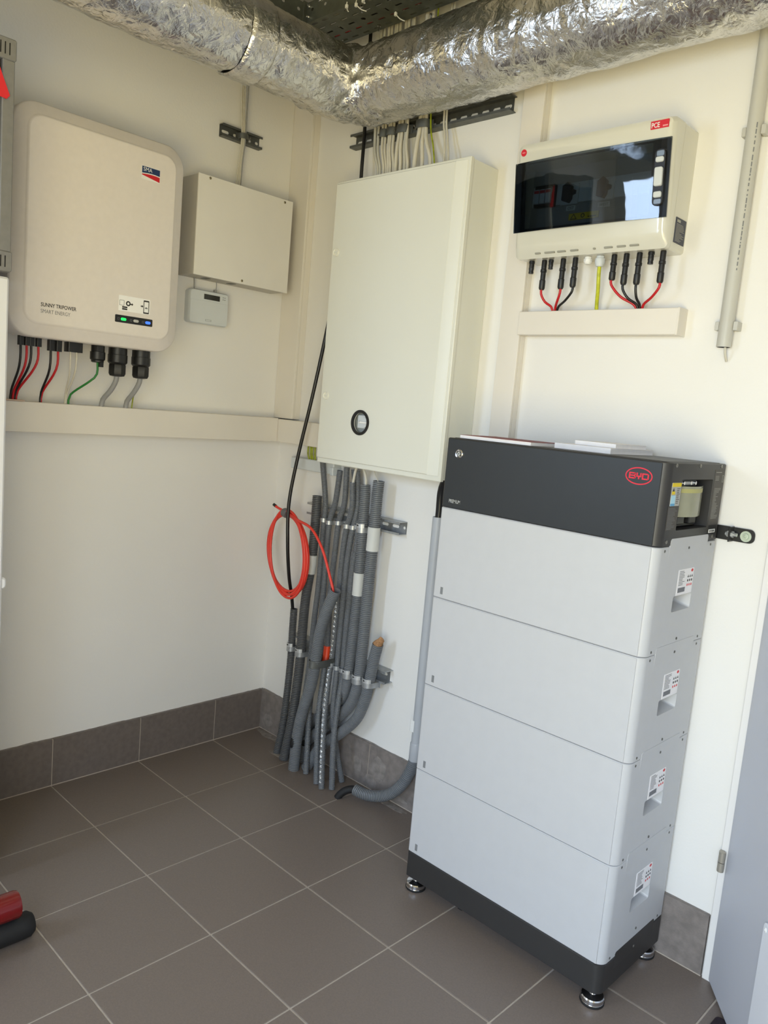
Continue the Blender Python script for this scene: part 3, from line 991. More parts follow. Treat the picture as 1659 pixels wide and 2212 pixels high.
for v in (1.508, 1.5025):
    MB(WL).rbox(-.746, -.730, v, v + .0042, FI + .0004, FI + .0008, .001, .0001).build('store_button', M_INK, lb)
bar_ = MB(WL).rbox(-.766, -.6485, 1.4655, 1.4865, FI - .0005, FI + .0012, .0025, .0004).build('led_panel', M_BLACK, inv)
for (u, m_) in ((-.7405, mat('lit_green_lamp', (30, 215, 95), .4, emit=1.2)), (-.7015, mat('unlit_lamp', (190, 190, 186), .4)), (-.6635, mat('lit_blue_lamp', (60, 110, 245), .4, emit=1.2))):
    MB(WL).rbox(u - .0085, u + .0085, 1.4715, 1.4795, FI + .001, FI + .0022, .004, .0005).build('status_lamp', m_, bar_)
    frame2(WL, rr(u - .0185, u - .0125, 1.4725, 1.4785, .0005), rr(u - .0178, u - .0132, 1.4732, 1.4778, .0005), FI + .001, FI + .0015).build('lamp_symbol', M_GINK, bar_, 0)


def gland(o, r, prof, m, parent, name='cable_gland', n=12):
    return MB().lathe([(r * a, -h) for a, h in prof], o, (0, 0, 1), n).build(name, m, parent, 40)


CX = .105
for u in (-.9985, -.9825, -.9705, -.951):
    MB().rbox(CX - .008, CX + .008, u - .0072, u + .0072, 1.372, 1.399, .003, .001).build('dc_socket', M_BLACK, inv)
for u in (-.916, -.8955):
    MB().rbox(CX - .009, CX + .009, u - .0082, u + .0082, 1.365, 1.399, .003, .001).build('dc_socket', M_BLACK, inv)
MB().rbox(CX - .016, CX + .016, -.8735, -.8295, 1.368, 1.399, .005, .002).build('network_port_cap', M_BLACK, inv)
MB().lathe([(.019, 0), (.019, -.018), (.0215, -.019), (.0215, -.040), (.018, -.044), (.018, -.048), (.014, -.05)], (CX, -.7785, 1.396), (0, 0, 1), 12).build('cable_gland', M_BLACK, inv, 30)
MB().box(CX + .004, CX + .014, -.777, -.766, 1.334, 1.350).build('gland_tab', M_BLACK, inv)
for u in (-.716, -.640):
    g_ = MB().lathe([(.027, 0), (.027, -.020), (.0285, -.021), (.0285, -.043), (.023, -.049)], (CX, u, 1.396), (0, 0, 1), 16).build('cable_gland', M_BLACK, inv, 30)
    MB().lathe([(.0245, -.049), (.0255, -.052), (.0255, -.076), (.022, -.083), (.012, -.085)], (CX, u, 1.396), (0, 0, 1), 8).build('gland_nut', M_BLACK, g_, 30)

# cables from the inverter to the trunking
TZ = 1.2165
CG = 'cables below the inverter'
for (u0, z0, u1, m_, r, lab_) in (
        (-.9985, 1.373, -1.000, M_BCAB, .0034, 'leftmost black cable under the inverter'),
        (-.9825, 1.373, -.9935, M_RCAB, .0034, 'leftmost red cable under the inverter'),
        (-.9705, 1.373, -.9885, M_BCAB, .0034, 'black cable between the two leftmost red ones under the inverter'),
        (-.951, 1.373, -.9845, M_RCAB, .0034, 'second red cable from the left under the inverter'),
        (-.916, 1.366, -.917, M_BCAB, .0034, 'third black cable from the left under the inverter'),
        (-.8955, 1.366, -.915, M_RCAB, .0034, 'rightmost red cable under the inverter'),
        (-.8595, 1.369, -.8445, M_WCAB, .0028, 'left one of two thin white cables under the inverter'),
        (-.8415, 1.369, -.8415, M_WCAB, .0028, 'right one of two thin white cables under the inverter'),
        (-.7785, 1.348, -.8345, M_GRN, .0032, 'green earth cable curving left under the inverter')):
    o_ = cable('connection_cable', [(CX, u0, z0 + .01), (CX, u0, z0 - .035), (CX - .012, u0 * .7 + u1 * .3, z0 * .55 + TZ * .45), (.05, u1 * .93 + u0 * .07, TZ + .03), (.045, u1, TZ - .004)], r, m_, lab_, 'cable', CG)
for (u0, u1, lab_) in ((-.716, -.7345, 'thick grey cable from the left large black gland'), (-.640, -.6555, 'thick grey cable from the right large black gland')):
    cable('power_cable', [(CX, u0, 1.33), (CX, u0 - .002, 1.30), (CX - .02, u0 - .008, 1.268), (.056, u1 + .001, 1.238), (.052, u1, TZ - .004)], .0075, M_GCAB, lab_, 'cable', CG, 12)
cable('earth_wire', [(.055, -.630, 1.27), (.050, -.632, 1.245), (.048, -.634, TZ - .003)], .0022, M_YG, 'thin yellow-green wire beside the rightmost grey inverter cable', 'cable', CG)
tag(MB(WL).rbox(-1.03, -.967, 1.2178, 1.2215, .02, .066, .002, .001).build('cable_shelf_flap', mat('skin_beige_plastic', (214, 188, 168), .5)), 'small beige plastic flap on the trunking at the leftmost cables', 'plastic flap')

# ================================================================== GREY STEEL BOX + CONTROL UNIT
gb = thing('steel_enclosure', (.048, -.277, 1.657), 'flat grey steel enclosure with screwed lid right of the inverter', 'enclosure')
MB(WL).box(-.4655, -.0895, 1.6585, 1.9655, 0, .090).build('box_body', mat('grey_steel_inside_face', (190, 186, 178), .5), gb, 0, .001)
MB(WL).rbox(-.4665, -.0885, 1.657, 1.967, .0905, .0955, .001, .001).build('lid', M_GBOX, gb)
for (u, v) in ((-.425, 1.9595), (-.125, 1.957), (-.282, 1.667)):
    screw(WL, u, v, .0955, .0042, gb, mat('brass_screw', (150, 142, 120), .35, .9), .002, 14)
for (u0, u1) in ((-.40, -.38), (-.30, -.28)):
    MB().box(.03, .06, u0, u1, 1.6575, 1.6595).build('knockout', M_GALVD, gb, 0)

cu = thing('control_unit', (.018, -.363, 1.512), 'small pale grey control unit with dark display below the steel enclosure', 'control unit')
cpb = MB(WL)
cpb.loops([[(u, v, 0) for u, v in rr(-.436, -.290, 1.514, 1.6205, .010)], [(u, v, .020) for u, v in rr(-.4385, -.2885, 1.512, 1.622, .011)],
           [(u, v, .031) for u, v in rr(-.4385, -.2885, 1.512, 1.622, .011)], [(u, v, .035) for u, v in rr(-.4355, -.2915, 1.515, 1.619, .009)]])
cpb.build('case', M_GUNIT, cu, 40)
MB(WL).rbox(-.4365, -.2905, 1.5145, 1.5875, .034, .0362, .007, .0008).build('front_flap', M_GUNIT, cu)
MB(WL).rbox(-.3855, -.324, 1.5935, 1.6105, .0345, .0358, .001, .0003).build('display', mat('dark_display', (48, 48, 46), .15), cu)
for v in (1.6085, 1.6015):
    for u in (-.311, -.304):
        MB(WL).rbox(u - .0022, u + .0022, v - .0012, v + .0012, .0345, .0358, .001, .0002).build('key', M_GINK, cu)
frame2(WL, rr(-.377, -.354, 1.523, 1.5285, .001), rr(-.3762, -.3548, 1.5238, 1.5277, .001), .036, .0366).build('embossed_mark', M_GINK, cu, 0)
cable('thin_cable', [(.02, -.418, 1.66), (.020, -.416, 1.64), (.018, -.414, 1.618)], .0022, M_GCAB, 'left short grey lead between steel enclosure and control unit', 'cable', 'leads of the small control unit')
o_ = thing('thin_cable', (.018, -.332, 1.618), 'right short grey lead with clip between steel enclosure and control unit', 'cable', 'leads of the small control unit')
MB().tube(spline([(.02, -.332, 1.66), (.021, -.331, 1.64), (.018, -.333, 1.619)], .005), .0014, 8).build('wire', M_GCAB, o_)
MB().rbox(.012, .024, -.3375, -.3285, 1.619, 1.632, .002, .001).build('plug_clip', M_GCAB, o_)


# ================================================================== STEEL RAILS
def channel(name, T, u0, u1, v0, v1, d, m, lab, slot=.028, pitch=.045):
    """C-shaped mounting rail: slotted back, two flanges with lips"""
    t_ = thing(name, T((u0 + u1) / 2, v0, d / 2), lab, 'rail')
    b_ = MB(T)
    cells = []
    u = u0
    vm, vh = (v0 + v1) / 2, (v1 - v0) * .12
    while u < u1 - .012:
        ue = min(u + pitch, u1)
        h0 = u + .008
        h1 = min(u + .008 + slot, ue - .004)
        cells.append((u, ue, v0, v1, h0, h1, vm - vh, vm + vh))
        u = ue
    perforated(b_, u0, u1, v0, v1, cells, .0003, .0025)
    b_.build('slotted_back', m, t_, 0)
    lip = (v1 - v0) * .17
    for (a, c, l0, l1) in ((v0, v0 + .0022, v0, v0 + lip), (v1 - .0022, v1, v1 - lip, v1)):
        f_ = MB(T)
        f_.loops([[(u0, a, .001), (u0, c, .001), (u0, c, d - .002), (u0, l1 if a == v0 else l0, d - .002), (u0, l1 if a == v0 else l0, d), (u0, a if a == v0 else c, d)] if a == v0 else
                  [(u0, c, .001), (u0, a, .001), (u0, a, d - .002), (u0, l0, d - .002), (u0, l0, d), (u0, c, d)],
                  [(u1, a, .001), (u1, c, .001), (u1, c, d - .002), (u1, l1, d - .002), (u1, l1, d), (u1, a, d)] if a == v0 else
                  [(u1, c, .001), (u1, a, .001), (u1, a, d - .002), (u1, l0, d - .002), (u1, l0, d), (u1, c, d)]])
        f_.build('flange', m, t_, 0)
    return t_


def clamp(parent, T, u, v, w0, R, m, h=.016, plate=False, side=-1, th=.0018, tall=None):
    """U strap round a conduit of radius R centred at (u, w0+R) with a bolt on one side"""
    Rz = R if tall is None else tall
    pts = [(u - R - .012, w0 + .001), (u - R - .003, w0 + .001)]
    for k in range(13):
        a = math.pi - math.pi * k / 12
        pts.append((u + (R + .001) * math.cos(a), w0 + Rz + (Rz + .001) * math.sin(a)))
    pts += [(u + R + .003, w0 + .001), (u + R + .012, w0 + .001)]
    out = []
    n = len(pts)
    for k in range(n):
        p0, p1 = pts[max(k - 1, 0)], pts[min(k + 1, n - 1)]
        dx, dy = p1[0] - p0[0], p1[1] - p0[1]
        L = math.hypot(dx, dy) or 1
        out.append((pts[k][0] - dy / L * th, pts[k][1] + dx / L * th))
    c_ = MB(T)
    c_.loops([[(p[0], v - h / 2, p[1]), (p[0], v + h / 2, p[1]), (q[0], v + h / 2, q[1]), (q[0], v - h / 2, q[1])] for p, q in zip(pts, out)])
    cl = c_.build('pipe_clamp', m, parent, 40)
    ub = u + side * (R + .0075)
    bl_ = MB(T)
    wb = w0 + .003
    bl_.loops([[(p, q, wb) for p, q in circ(ub, v, .0028, 8)], [(p, q, wb + .016) for p, q in circ(ub, v, .0028, 8)]])
    bl_.loops([[(p, q, wb + .004) for p, q in circ(ub, v, .0056, 6)], [(p, q, wb + .009) for p, q in circ(ub, v, .0056, 6)]])
    bl_.build('bolt', M_GALV if m is not M_GALVD else M_SCREW, cl, 30)
    if plate:
        wp = w0 + 2 * Rz
        p_ = MB(T)
        arc = []
        for k in range(9):
            a = math.radians(150 - 120 * k / 8)
            arc.append((u + (R + .0015) * math.cos(a), w0 + Rz + (Rz + .0015) * math.sin(a)))
        arc2 = [(a + (a - u) * .08, c + (c - w0 - Rz) * .08) for a, c in arc]
        p_.loops([[(a, v + h / 2 - .001, c) for a, c in arc] + [(a, v + h / 2 - .001, c) for a, c in reversed(arc2)],
                  [(a, v + h / 2 + .012, c) for a, c in arc] + [(a, v + h / 2 + .012, c) for a, c in reversed(arc2)]])
        pl = p_.build('pressure_plate', mat('pale_zinc_plate', (196, 198, 200), .4, .5), cl, 40)
        MB(T).prism([(u - .003, v + h / 2 + .009), (u - .003, v + h / 2 + .003), (u + .004, v + h / 2 + .006)], wp + .0028, wp + .0045).build('arrow_hole', M_DARK, pl, 0)
    return cl


r1 = channel('mounting_rail', WL, -.341, -.181, 2.126, 2.166, .022, M_GALVD, 'short dark slotted rail on the left wall above the steel enclosure')
clamp(r1, WL, -.266, 2.142, .022, .0135, M_GALVD, .017, side=1, tall=.010)
for k, (u0, u1) in enumerate(((-.2835, -.279), (-.277, -.272), (-.270, -.265), (-.258, -.262))):
    cable('white_cable', [(.030, u0 + .006, 2.66), (.030, u0 + .004, 2.45), (.0285, u0 + .002, 2.29), (.030, -.272 + k * .005, 2.145), (.030, -.277 + k * .0045, 2.06), (.034, u1 - .010 + k * .001, 1.963)],
          .0024, M_WCAB if k < 3 else M_GCAB, ['leftmost thin white cable above the steel enclosure', 'second thin white cable from the left above the steel enclosure',
                   'third thin white cable from the left above the steel enclosure', 'thin grey cable on the right above the steel enclosure'][k], 'cable', 'thin cables into the steel enclosure')

r2 = channel('mounting_rail', WR, .300, .948, 2.130, 2.173, .030, M_GALVD, 'long dark slotted rail under the silver duct above the tall cabinet', .026, .040)
for (u, R) in ((.472, .010), (.506, .014), (.553, .019), (.636, .020)):
    clamp(r2, WR, u, 2.142, .030, R + .002, M_GALVD, .024, side=-1, tall=.0125)
TC = [(.430, .474, 'g', .0042), (.447, .486, 'g', .0038), (.468, .503, 'w', .0036), (.477, .511, 'w', .0036), (.496, .522, 'w', .0042), (.504, .532, 'w', .0036), (.513, .543, 'w', .0038),
      (.540, .554, 'w', .0048), (.553, .576, 'w', .0045), (.566, .590, 'g', .0045), (.573, .604, 'w', .0040), (.628, .635, 'w', .0058), (.640, .662, 'w', .0050), (.650, .696, 'w', .0052)]
ORD = ['first', 'second', 'third', 'fourth', 'fifth', 'sixth', 'seventh', 'eighth', 'ninth', 'tenth', 'eleventh', 'twelfth', 'thirteenth', 'fourteenth']
for k, (u0, u1, c_, r_) in enumerate(TC):
    dpt = -.0405 - .002 * (k % 3)
    r_ *= 1.2
    cable('installation_cable', [(u0 - .012, dpt, 2.60), (u0 - .006, dpt, 2.30), (u0, dpt, 2.145), (u0 * .62 + u1 * .38, dpt - .010, 2.085), (u1, dpt - .018, 2.03), (u1 + .003, dpt - .020, 1.975)], r_,
          M_WCAB if c_ == 'w' else mat('dusty_white_sheath', (190, 188, 178), .5), ORD[k] + ' pale cable from the left entering the top of the tall cabinet', 'cable', 'cables into the top of the tall cabinet')
for k, (u0, u1) in enumerate(((.711, .741), (.721, .757))):
    cable('installation_cable', [(u0 - .01, -.034, 2.60), (u0, -.034, 2.18), (u0 + .012, -.036, 2.10), (u1, -.05, 2.03), (u1 + .002, -.052, 1.975)], .0032, M_WCAB,
          ['left', 'right'][k] + ' one of two lone white cables at the right of the cabinet top', 'cable', 'cables into the top of the tall cabinet')
cable('earth_wire', [(.66, -.045, 2.5), (.668, -.045, 2.17), (.70, -.055, 2.06), (.722, -.06, 1.975)], .0025, M_YG, 'yellow-green wire among the cables on the cabinet top', 'cable')
cable('black_cable', [(.372, -.045, 2.60), (.383, -.045, 2.19), (.395, -.055, 2.05), (.402, -.06, 1.975)], .0058, M_BCAB, 'black cable entering the top left of the tall cabinet', 'cable', None, 10)

# ================================================================== TALL WHITE CABINET
cab = thing('distribution_cabinet', (.638, -.067, 1.093), 'tall white wall cabinet with round window and two locks', 'cabinet')
KX0, KX1, KZ0, KZ1 = .372, .909, 1.095, 1.985
MB(WR).box(KX0 + .002, KX1 - .001, KZ0, KZ1, 0, .118).build('carcass', M_CAB, cab, 0, .002)
fr_ = MB(WR)
fr_.loops([[(u, v, .117) for u, v in rr(KX0 - .002, KX1 + .003, KZ0 - .004, KZ1 + .002, .002, 3)], [(u, v, .128) for u, v in rr(KX0 - .002, KX1 + .003, KZ0 - .004, KZ1 + .002, .002, 3)],
           [(u, v, .130) for u, v in rr(KX0, KX1 + .001, KZ0 - .002, KZ1, .002, 3)], [(u, v, .130) for u, v in rr(KX0 + .02, KX1 - .02, KZ0 + .02, KZ1 - .02, .002, 3)],
           [(u, v, .117) for u, v in rr(KX0 + .02, KX1 - .02, KZ0 + .02, KZ1 - .02, .002, 3)]])
fr_.build('front_frame', M_CAB, cab)
WC = (.5715, 1.2355)
door = MB(WR).rbox(KX0 + .003, KX1 - .0425, KZ0 + .012, KZ1 - .007, .1305, .138, .003, .002).build('door', M_CAB, cab)
sub(door, MB(WR).prism(circ(*WC, .033, 32), .12, .15))
MB(lambda u, w, v: (u, -w, v)).prism([(KX1 - .043, .1300), (KX1 - .043, .1382), (KX1 - .012, .1335), (KX1 - .006, .1312), (KX1 - .006, .1300)], KZ0 + .012, KZ1 - .008).build('hinge_strip', M_CAB, door, 20)
for (u, v) in ((.398, 1.766), (.402, 1.311)):
    lk = MB(WR).loops([[(p, q, .137) for p, q in circ(u, v, .0125, 24)], [(p, q, .1415) for p, q in circ(u, v, .0125, 24)], [(p, q, .1425) for p, q in circ(u, v, .0115, 24)],
                       [(p, q, .1405) for p, q in circ(u, v, .0092, 24)], [(p, q, .1385) for p, q in circ(u, v, .009, 24)]]).build('lock', mat('white_lock_plastic', (236, 234, 222), .35), door)
    MB(WR).rbox(u - .0085, u + .0085, v - .0026, v + .0026, .138, .1425, .001, .0006).build('lock_bar', M_CAB, lk)
rg = frame2(WR, circ(*WC, .0395, 40), circ(*WC, .031, 40), .136, .1415)
rg.build('window_ring', M_BLACK, door, 40)
sb_ = MB(WR).box(WC[0] - .05, WC[0] + .05, WC[1] - .05, WC[1] + .05, .1186, .120).build('switch_backing', mat('cool_grey_panel', (150, 156, 156), .5), cab, 0)
MB(WR).rbox(WC[0] - .024, WC[0] + .036, WC[1] - .018, WC[1] + .024, .119, .128, .003, .002).build('switch_plate', M_GUNIT, cab)
sk_ = MB(WR).loops([[(p, q, .128) for p, q in circ(WC[0] + .010, WC[1] + .001, .016, 24)], [(p, q, .132) for p, q in circ(WC[0] + .010, WC[1] + .001, .0155, 24)]]).build('rotary_switch', M_GUNIT, cab)
MB(WR).rbox(WC[0] - .012, WC[0] + .028, WC[1] - .002, WC[1] + .0045, .131, .1365, .002, .001).build('switch_grip', M_WHITE, sk_)
text('switch_mark', '0', .007, WR, WC[0] - .009, WC[1] + .0008 - .001, .1368, M_INK, sk_)

# earth bar
eb = thing('earth_bar_box', (.235, -.02, 1.042), 'small grey earthing bar box half hidden behind the tall cabinet', 'earth bar')
MB(WR).rbox(.118, .352, 1.043, 1.084, 0, .036, .003, .003).build('cover', M_GUNIT, eb)
MB(WR).rbox(.338, .354, 1.041, 1.070, .0, .040, .002, .002).build('end_clip', M_GUNIT, eb)
for k in range(4):
    cable('earth_wire', [(.205 + k * .012, -.030, 1.14), (.207 + k * .0115 + (k % 2) * .004, -.033, 1.105), (.210 + k * .011, -.026, 1.082)], .0032, M_YG,
          ['leftmost', 'second from left', 'third from left', 'rightmost'][k] + ' yellow-green wire between trunking and earthing bar', 'cable', 'earth wires at the earthing bar')

# ================================================================== CONDUIT RISER
def corrugated(path, R, pitch, depth, n=14, cap_top=True):
    pts = resample(spline(path, .004), pitch / 4)
    rad = []
    for k in range(len(pts)):
        rad.append(R if k % 4 != 3 else R - depth)
    b_ = MB()
    b_.tube(pts, rad, n, caps=(not cap_top, True))
    if cap_top:                      # open upper end: a lip and a bore going down into the pipe
        b_.lathe([(R, -.0004), (R, .0004), (R * .84, .0004), (R * .80, -.030)], pts[0], pts[0] - pts[1], n, caps=(False, True))
    return b_, pts


def part_of(pts, z0, z1):
    return [p for p in pts if min(z0, z1) <= p.z <= max(z0, z1)]


PATHS = {
'C1': [(0.223, -0.0575, 0.539), (0.223, -0.0575, 0.455), (0.225, -0.0575, 0.371), (0.228, -0.062, 0.289), (0.234, -0.072, 0.199), (0.237, -0.083, 0.104), (0.229, -0.094, 0.0)],
'C2': [(0.309, -0.062, 0.965), (0.309, -0.062, 0.842), (0.304, -0.062, 0.723), (0.288, -0.062, 0.596), (0.284, -0.062, 0.493), (0.284, -0.062, 0.398), (0.285, -0.066, 0.32), (0.288, -0.075, 0.239), (0.294, -0.09, 0.14), (0.286, -0.108, 0.0)],
'C3': [(0.503, -0.122, 0.679), (0.470, -0.122, 0.606), (0.443, -0.120, 0.522), (0.431, -0.119, 0.43), (0.417, -0.119, 0.329), (0.388, -0.121, 0.231), (0.372, -0.125, 0.133), (0.368, -0.128, 0.0)],
'D1': [(0.660, -0.062, 0.527), (0.648, -0.062, 0.471), (0.635, -0.062, 0.387), (0.622, -0.062, 0.321), (0.59, -0.062, 0.248), (0.518, -0.064, 0.171), (0.442, -0.072, 0.1), (0.385, -0.085, 0.0)],
'D2': [(0.601, -0.062, 1.054), (0.599, -0.062, 1.002), (0.598, -0.062, 0.862), (0.596, -0.062, 0.781), (0.593, -0.062, 0.668), (0.592, -0.062, 0.554), (0.59, -0.062, 0.47), (0.587, -0.062, 0.399), (0.572, -0.058, 0.332), (0.536, -0.048, 0.271), (0.46, -0.040, 0.19), (0.372, -0.046, 0.109), (0.335, -0.055, 0.057), (0.328, -0.06, 0.0)],
'D3': [(0.539, -0.06, 1.034), (0.542, -0.06, 0.994), (0.543, -0.06, 0.882), (0.546, -0.06, 0.702), (0.543, -0.06, 0.598), (0.538, -0.06, 0.481), (0.536, -0.06, 0.434), (0.532, -0.06, 0.382), (0.515, -0.050, 0.32), (0.466, -0.034, 0.252), (0.373, -0.030, 0.177), (0.323, -0.032, 0.123), (0.300, -0.036, 0.077), (0.295, -0.036, 0.0)],
'T1': [(0.314, -0.055, 1.088), (0.342, -0.052, 0.948), (0.342, -0.052, 0.875), (0.341, -0.052, 0.768), (0.339, -0.052, 0.647), (0.331, -0.052, 0.524), (0.327, -0.052, 0.407), (0.330, -0.060, 0.331), (0.336, -0.075, 0.233), (0.335, -0.105, 0.0)],
'T2': [(0.407, -0.055, 1.065), (0.393, -0.052, 0.956), (0.371, -0.052, 0.88), (0.368, -0.052, 0.733), (0.368, -0.052, 0.614), (0.362, -0.052, 0.491), (0.359, -0.052, 0.409), (0.363, -0.062, 0.301), (0.372, -0.078, 0.222), (0.420, -0.115, 0.0)],
'T3': [(0.439, -0.055, 1.079), (0.438, -0.052, 0.962), (0.417, -0.052, 0.887), (0.41, -0.052, 0.781), (0.404, -0.052, 0.662), (0.408, -0.052, 0.524), (0.412, -0.054, 0.433), (0.422, -0.07, 0.362), (0.44, -0.095, 0.252), (0.464, -0.115, 0.144), (0.496, -0.132, 0.0)],
'T4': [(0.485, -0.068, 1.035), (0.487, -0.062, 0.949), (0.458, -0.053, 0.867), (0.449, -0.052, 0.771), (0.446, -0.052, 0.652), (0.443, -0.053, 0.514), (0.442, -0.056, 0.414), (0.453, -0.072, 0.36), (0.474, -0.098, 0.244), (0.507, -0.125, 0.123), (0.533, -0.141, 0.0)],
'T5': [(0.482, -0.046, 1.075), (0.495, -0.046, 0.949), (0.484, -0.052, 0.853), (0.474, -0.052, 0.756), (0.471, -0.052, 0.64), (0.468, -0.052, 0.501), (0.469, -0.053, 0.421), (0.480, -0.064, 0.366), (0.489, -0.075, 0.262), (0.505, -0.070, 0.144), (0.536, -0.050, 0.0)],
'T6': [(0.452, -0.034, 1.074), (0.475, -0.034, 0.981), (0.508, -0.046, 0.855), (0.503, -0.051, 0.76), (0.499, -0.051, 0.644), (0.495, -0.051, 0.506), (0.496, -0.052, 0.428), (0.502, -0.056, 0.371), (0.512, -0.075, 0.284), (0.530, -0.1, 0.163), (0.556, -0.115, 0.0)],
}
CL = {
'C1': 'leftmost short grey conduit that the black cable drops into',
'C2': 'dark grey conduit with pale coupling behind the red coil',
'C3': 'thick grey conduit slanting in front, taking the red cable',
'D1': 'short fat grey conduit capped with brown foam on the right',
'D2': 'tall thick grey conduit furthest right with a pale coupling high up',
'D3': 'thick grey conduit with pale coupling halfway, left of the tallest thick one',
'T1': 'thin grey conduit rising left of the others into the cabinet underside',
'T2': 'second thin grey conduit from the left below the cabinet',
'T3': 'thin grey conduit with orange-red sleeve near the lower clamps',
'T4': 'thin grey conduit wrapped with silver tape at its lower end',
'T5': 'thin grey conduit ending nearest the wall at the floor, right side',
'T6': 'thin grey conduit half hidden between the thin and thick ones',
}
RAD = {'C1': .0132, 'C2': .0172, 'C3': .0195, 'D1': .0188, 'D2': .0188, 'D3': .0172}
DONE = {}
for key, pth in PATHS.items():
    R = RAD.get(key, .0103)
    big = key in RAD
    t_ = thing('corrugated_conduit', pth[-1], CL[key], 'conduit', 'grey conduits rising from the floor corner')
    b_, pts = corrugated(pth, R, .0062 if big else .0046, .0028 if big else .0020, 16 if big else 12)
    b_.build('ribbed_tube', M_CONDD if key in ('C2', 'C1') else M_COND, t_, 30)
    DONE[key] = (t_, pts, R)
for key, z0, z1, m_, nm in (('C2', .757, .688, M_SLEEVE, 'coupling'), ('D2', .905, .825, M_SLEEVE, 'coupling'), ('D3', .742, .664, M_SLEEVE, 'coupling'),
                            ('T3', .452, .398, mat('orange_red_sleeve', (236, 74, 36), .45), 'coloured_sleeve')):
    t_, pts, R = DONE[key]
    seg = part_of(pts, z0, z1)
    rr_ = [R + .0022] * len(seg)
    rr_[0] = rr_[-1] = R + .0008
    MB().tube(seg[::3] + [seg[-1]], R + .0022, 20).build(nm, m_, t_, 50)
t_, pts, R = DONE['T4']
seg = [p + Vector((.0, -R * .56, 0)) for p in part_of(pts, .62, .02)]
MB().tube(seg[::4], [R * .50 + .0012 * math.sin(k * 1.7) for k in range(len(seg[::4]))], 10).build('silver_tape_wrap', M_TAPE, t_, 30)
# foam plug in D1, black smears on C3 and D2
t_, pts, R = DONE['D1']
fm = MB()
d0 = (pts[0] - pts[1]).normalized()
ring = []
for q, (h, s) in enumerate(((-.02, .76), (.002, .82), (.010, .86), (.018, .70), (.022, .42), (.024, .1))):
    lp_ = []
    for k in range(16):
        a = 2 * math.pi * k / 16
        g = s * (1 + .22 * noise.noise(Vector((math.cos(a) * 2, math.sin(a) * 2, q * 1.3))))
        lp_.append(tuple(pts[0] + d0 * (h + .006 * math.cos(a) * (q > 1)) + Vector((math.cos(a) * R * g, math.sin(a) * R * g, 0))))
    ring.append(lp_)
fm.loops(ring).build('foam_plug', M_FOAM, t_, 60)
for key, z0, z1, off in (('C3', .075, .125, (-.3, -.95)), ('D2', .085, .06, (.1, -.99))):
    t_, pts, R = DONE[key]
    seg = [p + Vector((off[0] * R * .55, off[1] * R * .55, 0)) for p in part_of(pts, z0, z1)]
    if len(seg) > 6:
        s_ = seg[::3]
        MB().tube(s_, [R * (.25 + .30 * math.sin(math.pi * k / max(1, len(s_) - 1))) + R * .12 for k in range(len(s_))], 10).build('black_adhesive_smear', M_RUBBER, t_, 40)

# white stubs of cable leaving three conduits into the cabinet
for (p, lab_) in (([(.499, -.064, 1.10), (.492, -.066, 1.07), (.486, -.068, 1.02)], 'short white cable rising out of a thin conduit under the cabinet'),
                  ([(.515, -.060, 1.10), (.530, -.060, 1.075), (.540, -.060, 1.05), (.541, -.060, 1.015)], 'white cable arching out of a thick conduit under the cabinet'),
                  ([(.560, -.055, 1.10), (.578, -.057, 1.07), (.598, -.061, 1.05), (.600, -.062, 1.03)], 'thin pale cable dropping into the tallest thick conduit')):
    cable('white_cable', p, .0045 if 'thin pale' not in lab_ else .0018, M_WCAB, lab_, 'cable', 'cables between cabinet and conduits', 10)

r3 = channel('mounting_rail', WR, .230, .684, .890, .932, .038, M_GALV, 'galvanised slotted rail carrying the upper row of conduit clamps', .030, .048)
for key, z in (('T1', .886), ('T2', .882), ('T3', .888), ('T4', .884), ('T5', .884), ('T6', .888)):
    t_, pts, R = DONE[key]
    p = min(pts, key=lambda q: abs(q.z - z))
    clamp(r3, WR, p.x, z, .038, R + .0006, M_GALV, .014, tall=max(.008, (-p.y - .038 + R) / 2 + .001))
for key, z in (('D3', .886),):
    t_, pts, R = DONE[key]
    p = min(pts, key=lambda q: abs(q.z - z))
    clamp(r3, WR, p.x, z, .038, R + .0008, M_GALV, .018, True, tall=(-p.y - .038 + R) / 2 + .0012)
r4 = channel('mounting_rail', WR, .190, .682, .393, .436, .040, M_GALV, 'galvanised slotted rail carrying the lower row of conduit clamps', .030, .048)
for key, z, pl in (('C1', .392, True), ('C2', .390, True), ('T4', .396, False), ('T5', .394, False), ('T6', .392, False), ('D3', .385, True), ('D2', .383, True), ('D1', .386, True)):
    t_, pts, R = DONE[key]
    p = min(pts, key=lambda q: abs(q.z - z))
    clamp(r4, WR, p.x, z, .038, R + .0008, M_GALV, .018 if pl else .014, pl, tall=max(.01, (-p.y - .038 + R) / 2 + .0012))
p = min(DONE['C3'][1], key=lambda q: abs(q.z - .405))
clamp(r4, WR, p.x, .405, .040, .0215, M_GALVD, .026, False, side=1, tall=.051)

# black cable from behind the cabinet into the first conduit
cable('black_cable', [(.345, -.07, 1.75), (.335, -.09, 1.58), (0.322, -0.1, 1.46), (0.298, -0.11, 1.301), (0.256, -0.12, 1.087), (0.24, -0.13, 0.932), (0.248, -0.13, 0.795), (0.244, -0.11, 0.673), (0.227, -0.075, 0.583), (0.223, -0.0575, 0.50)],
      .0062, M_BCAB, 'long black cable slanting down in front of the corner into a conduit', 'cable', None, 12)
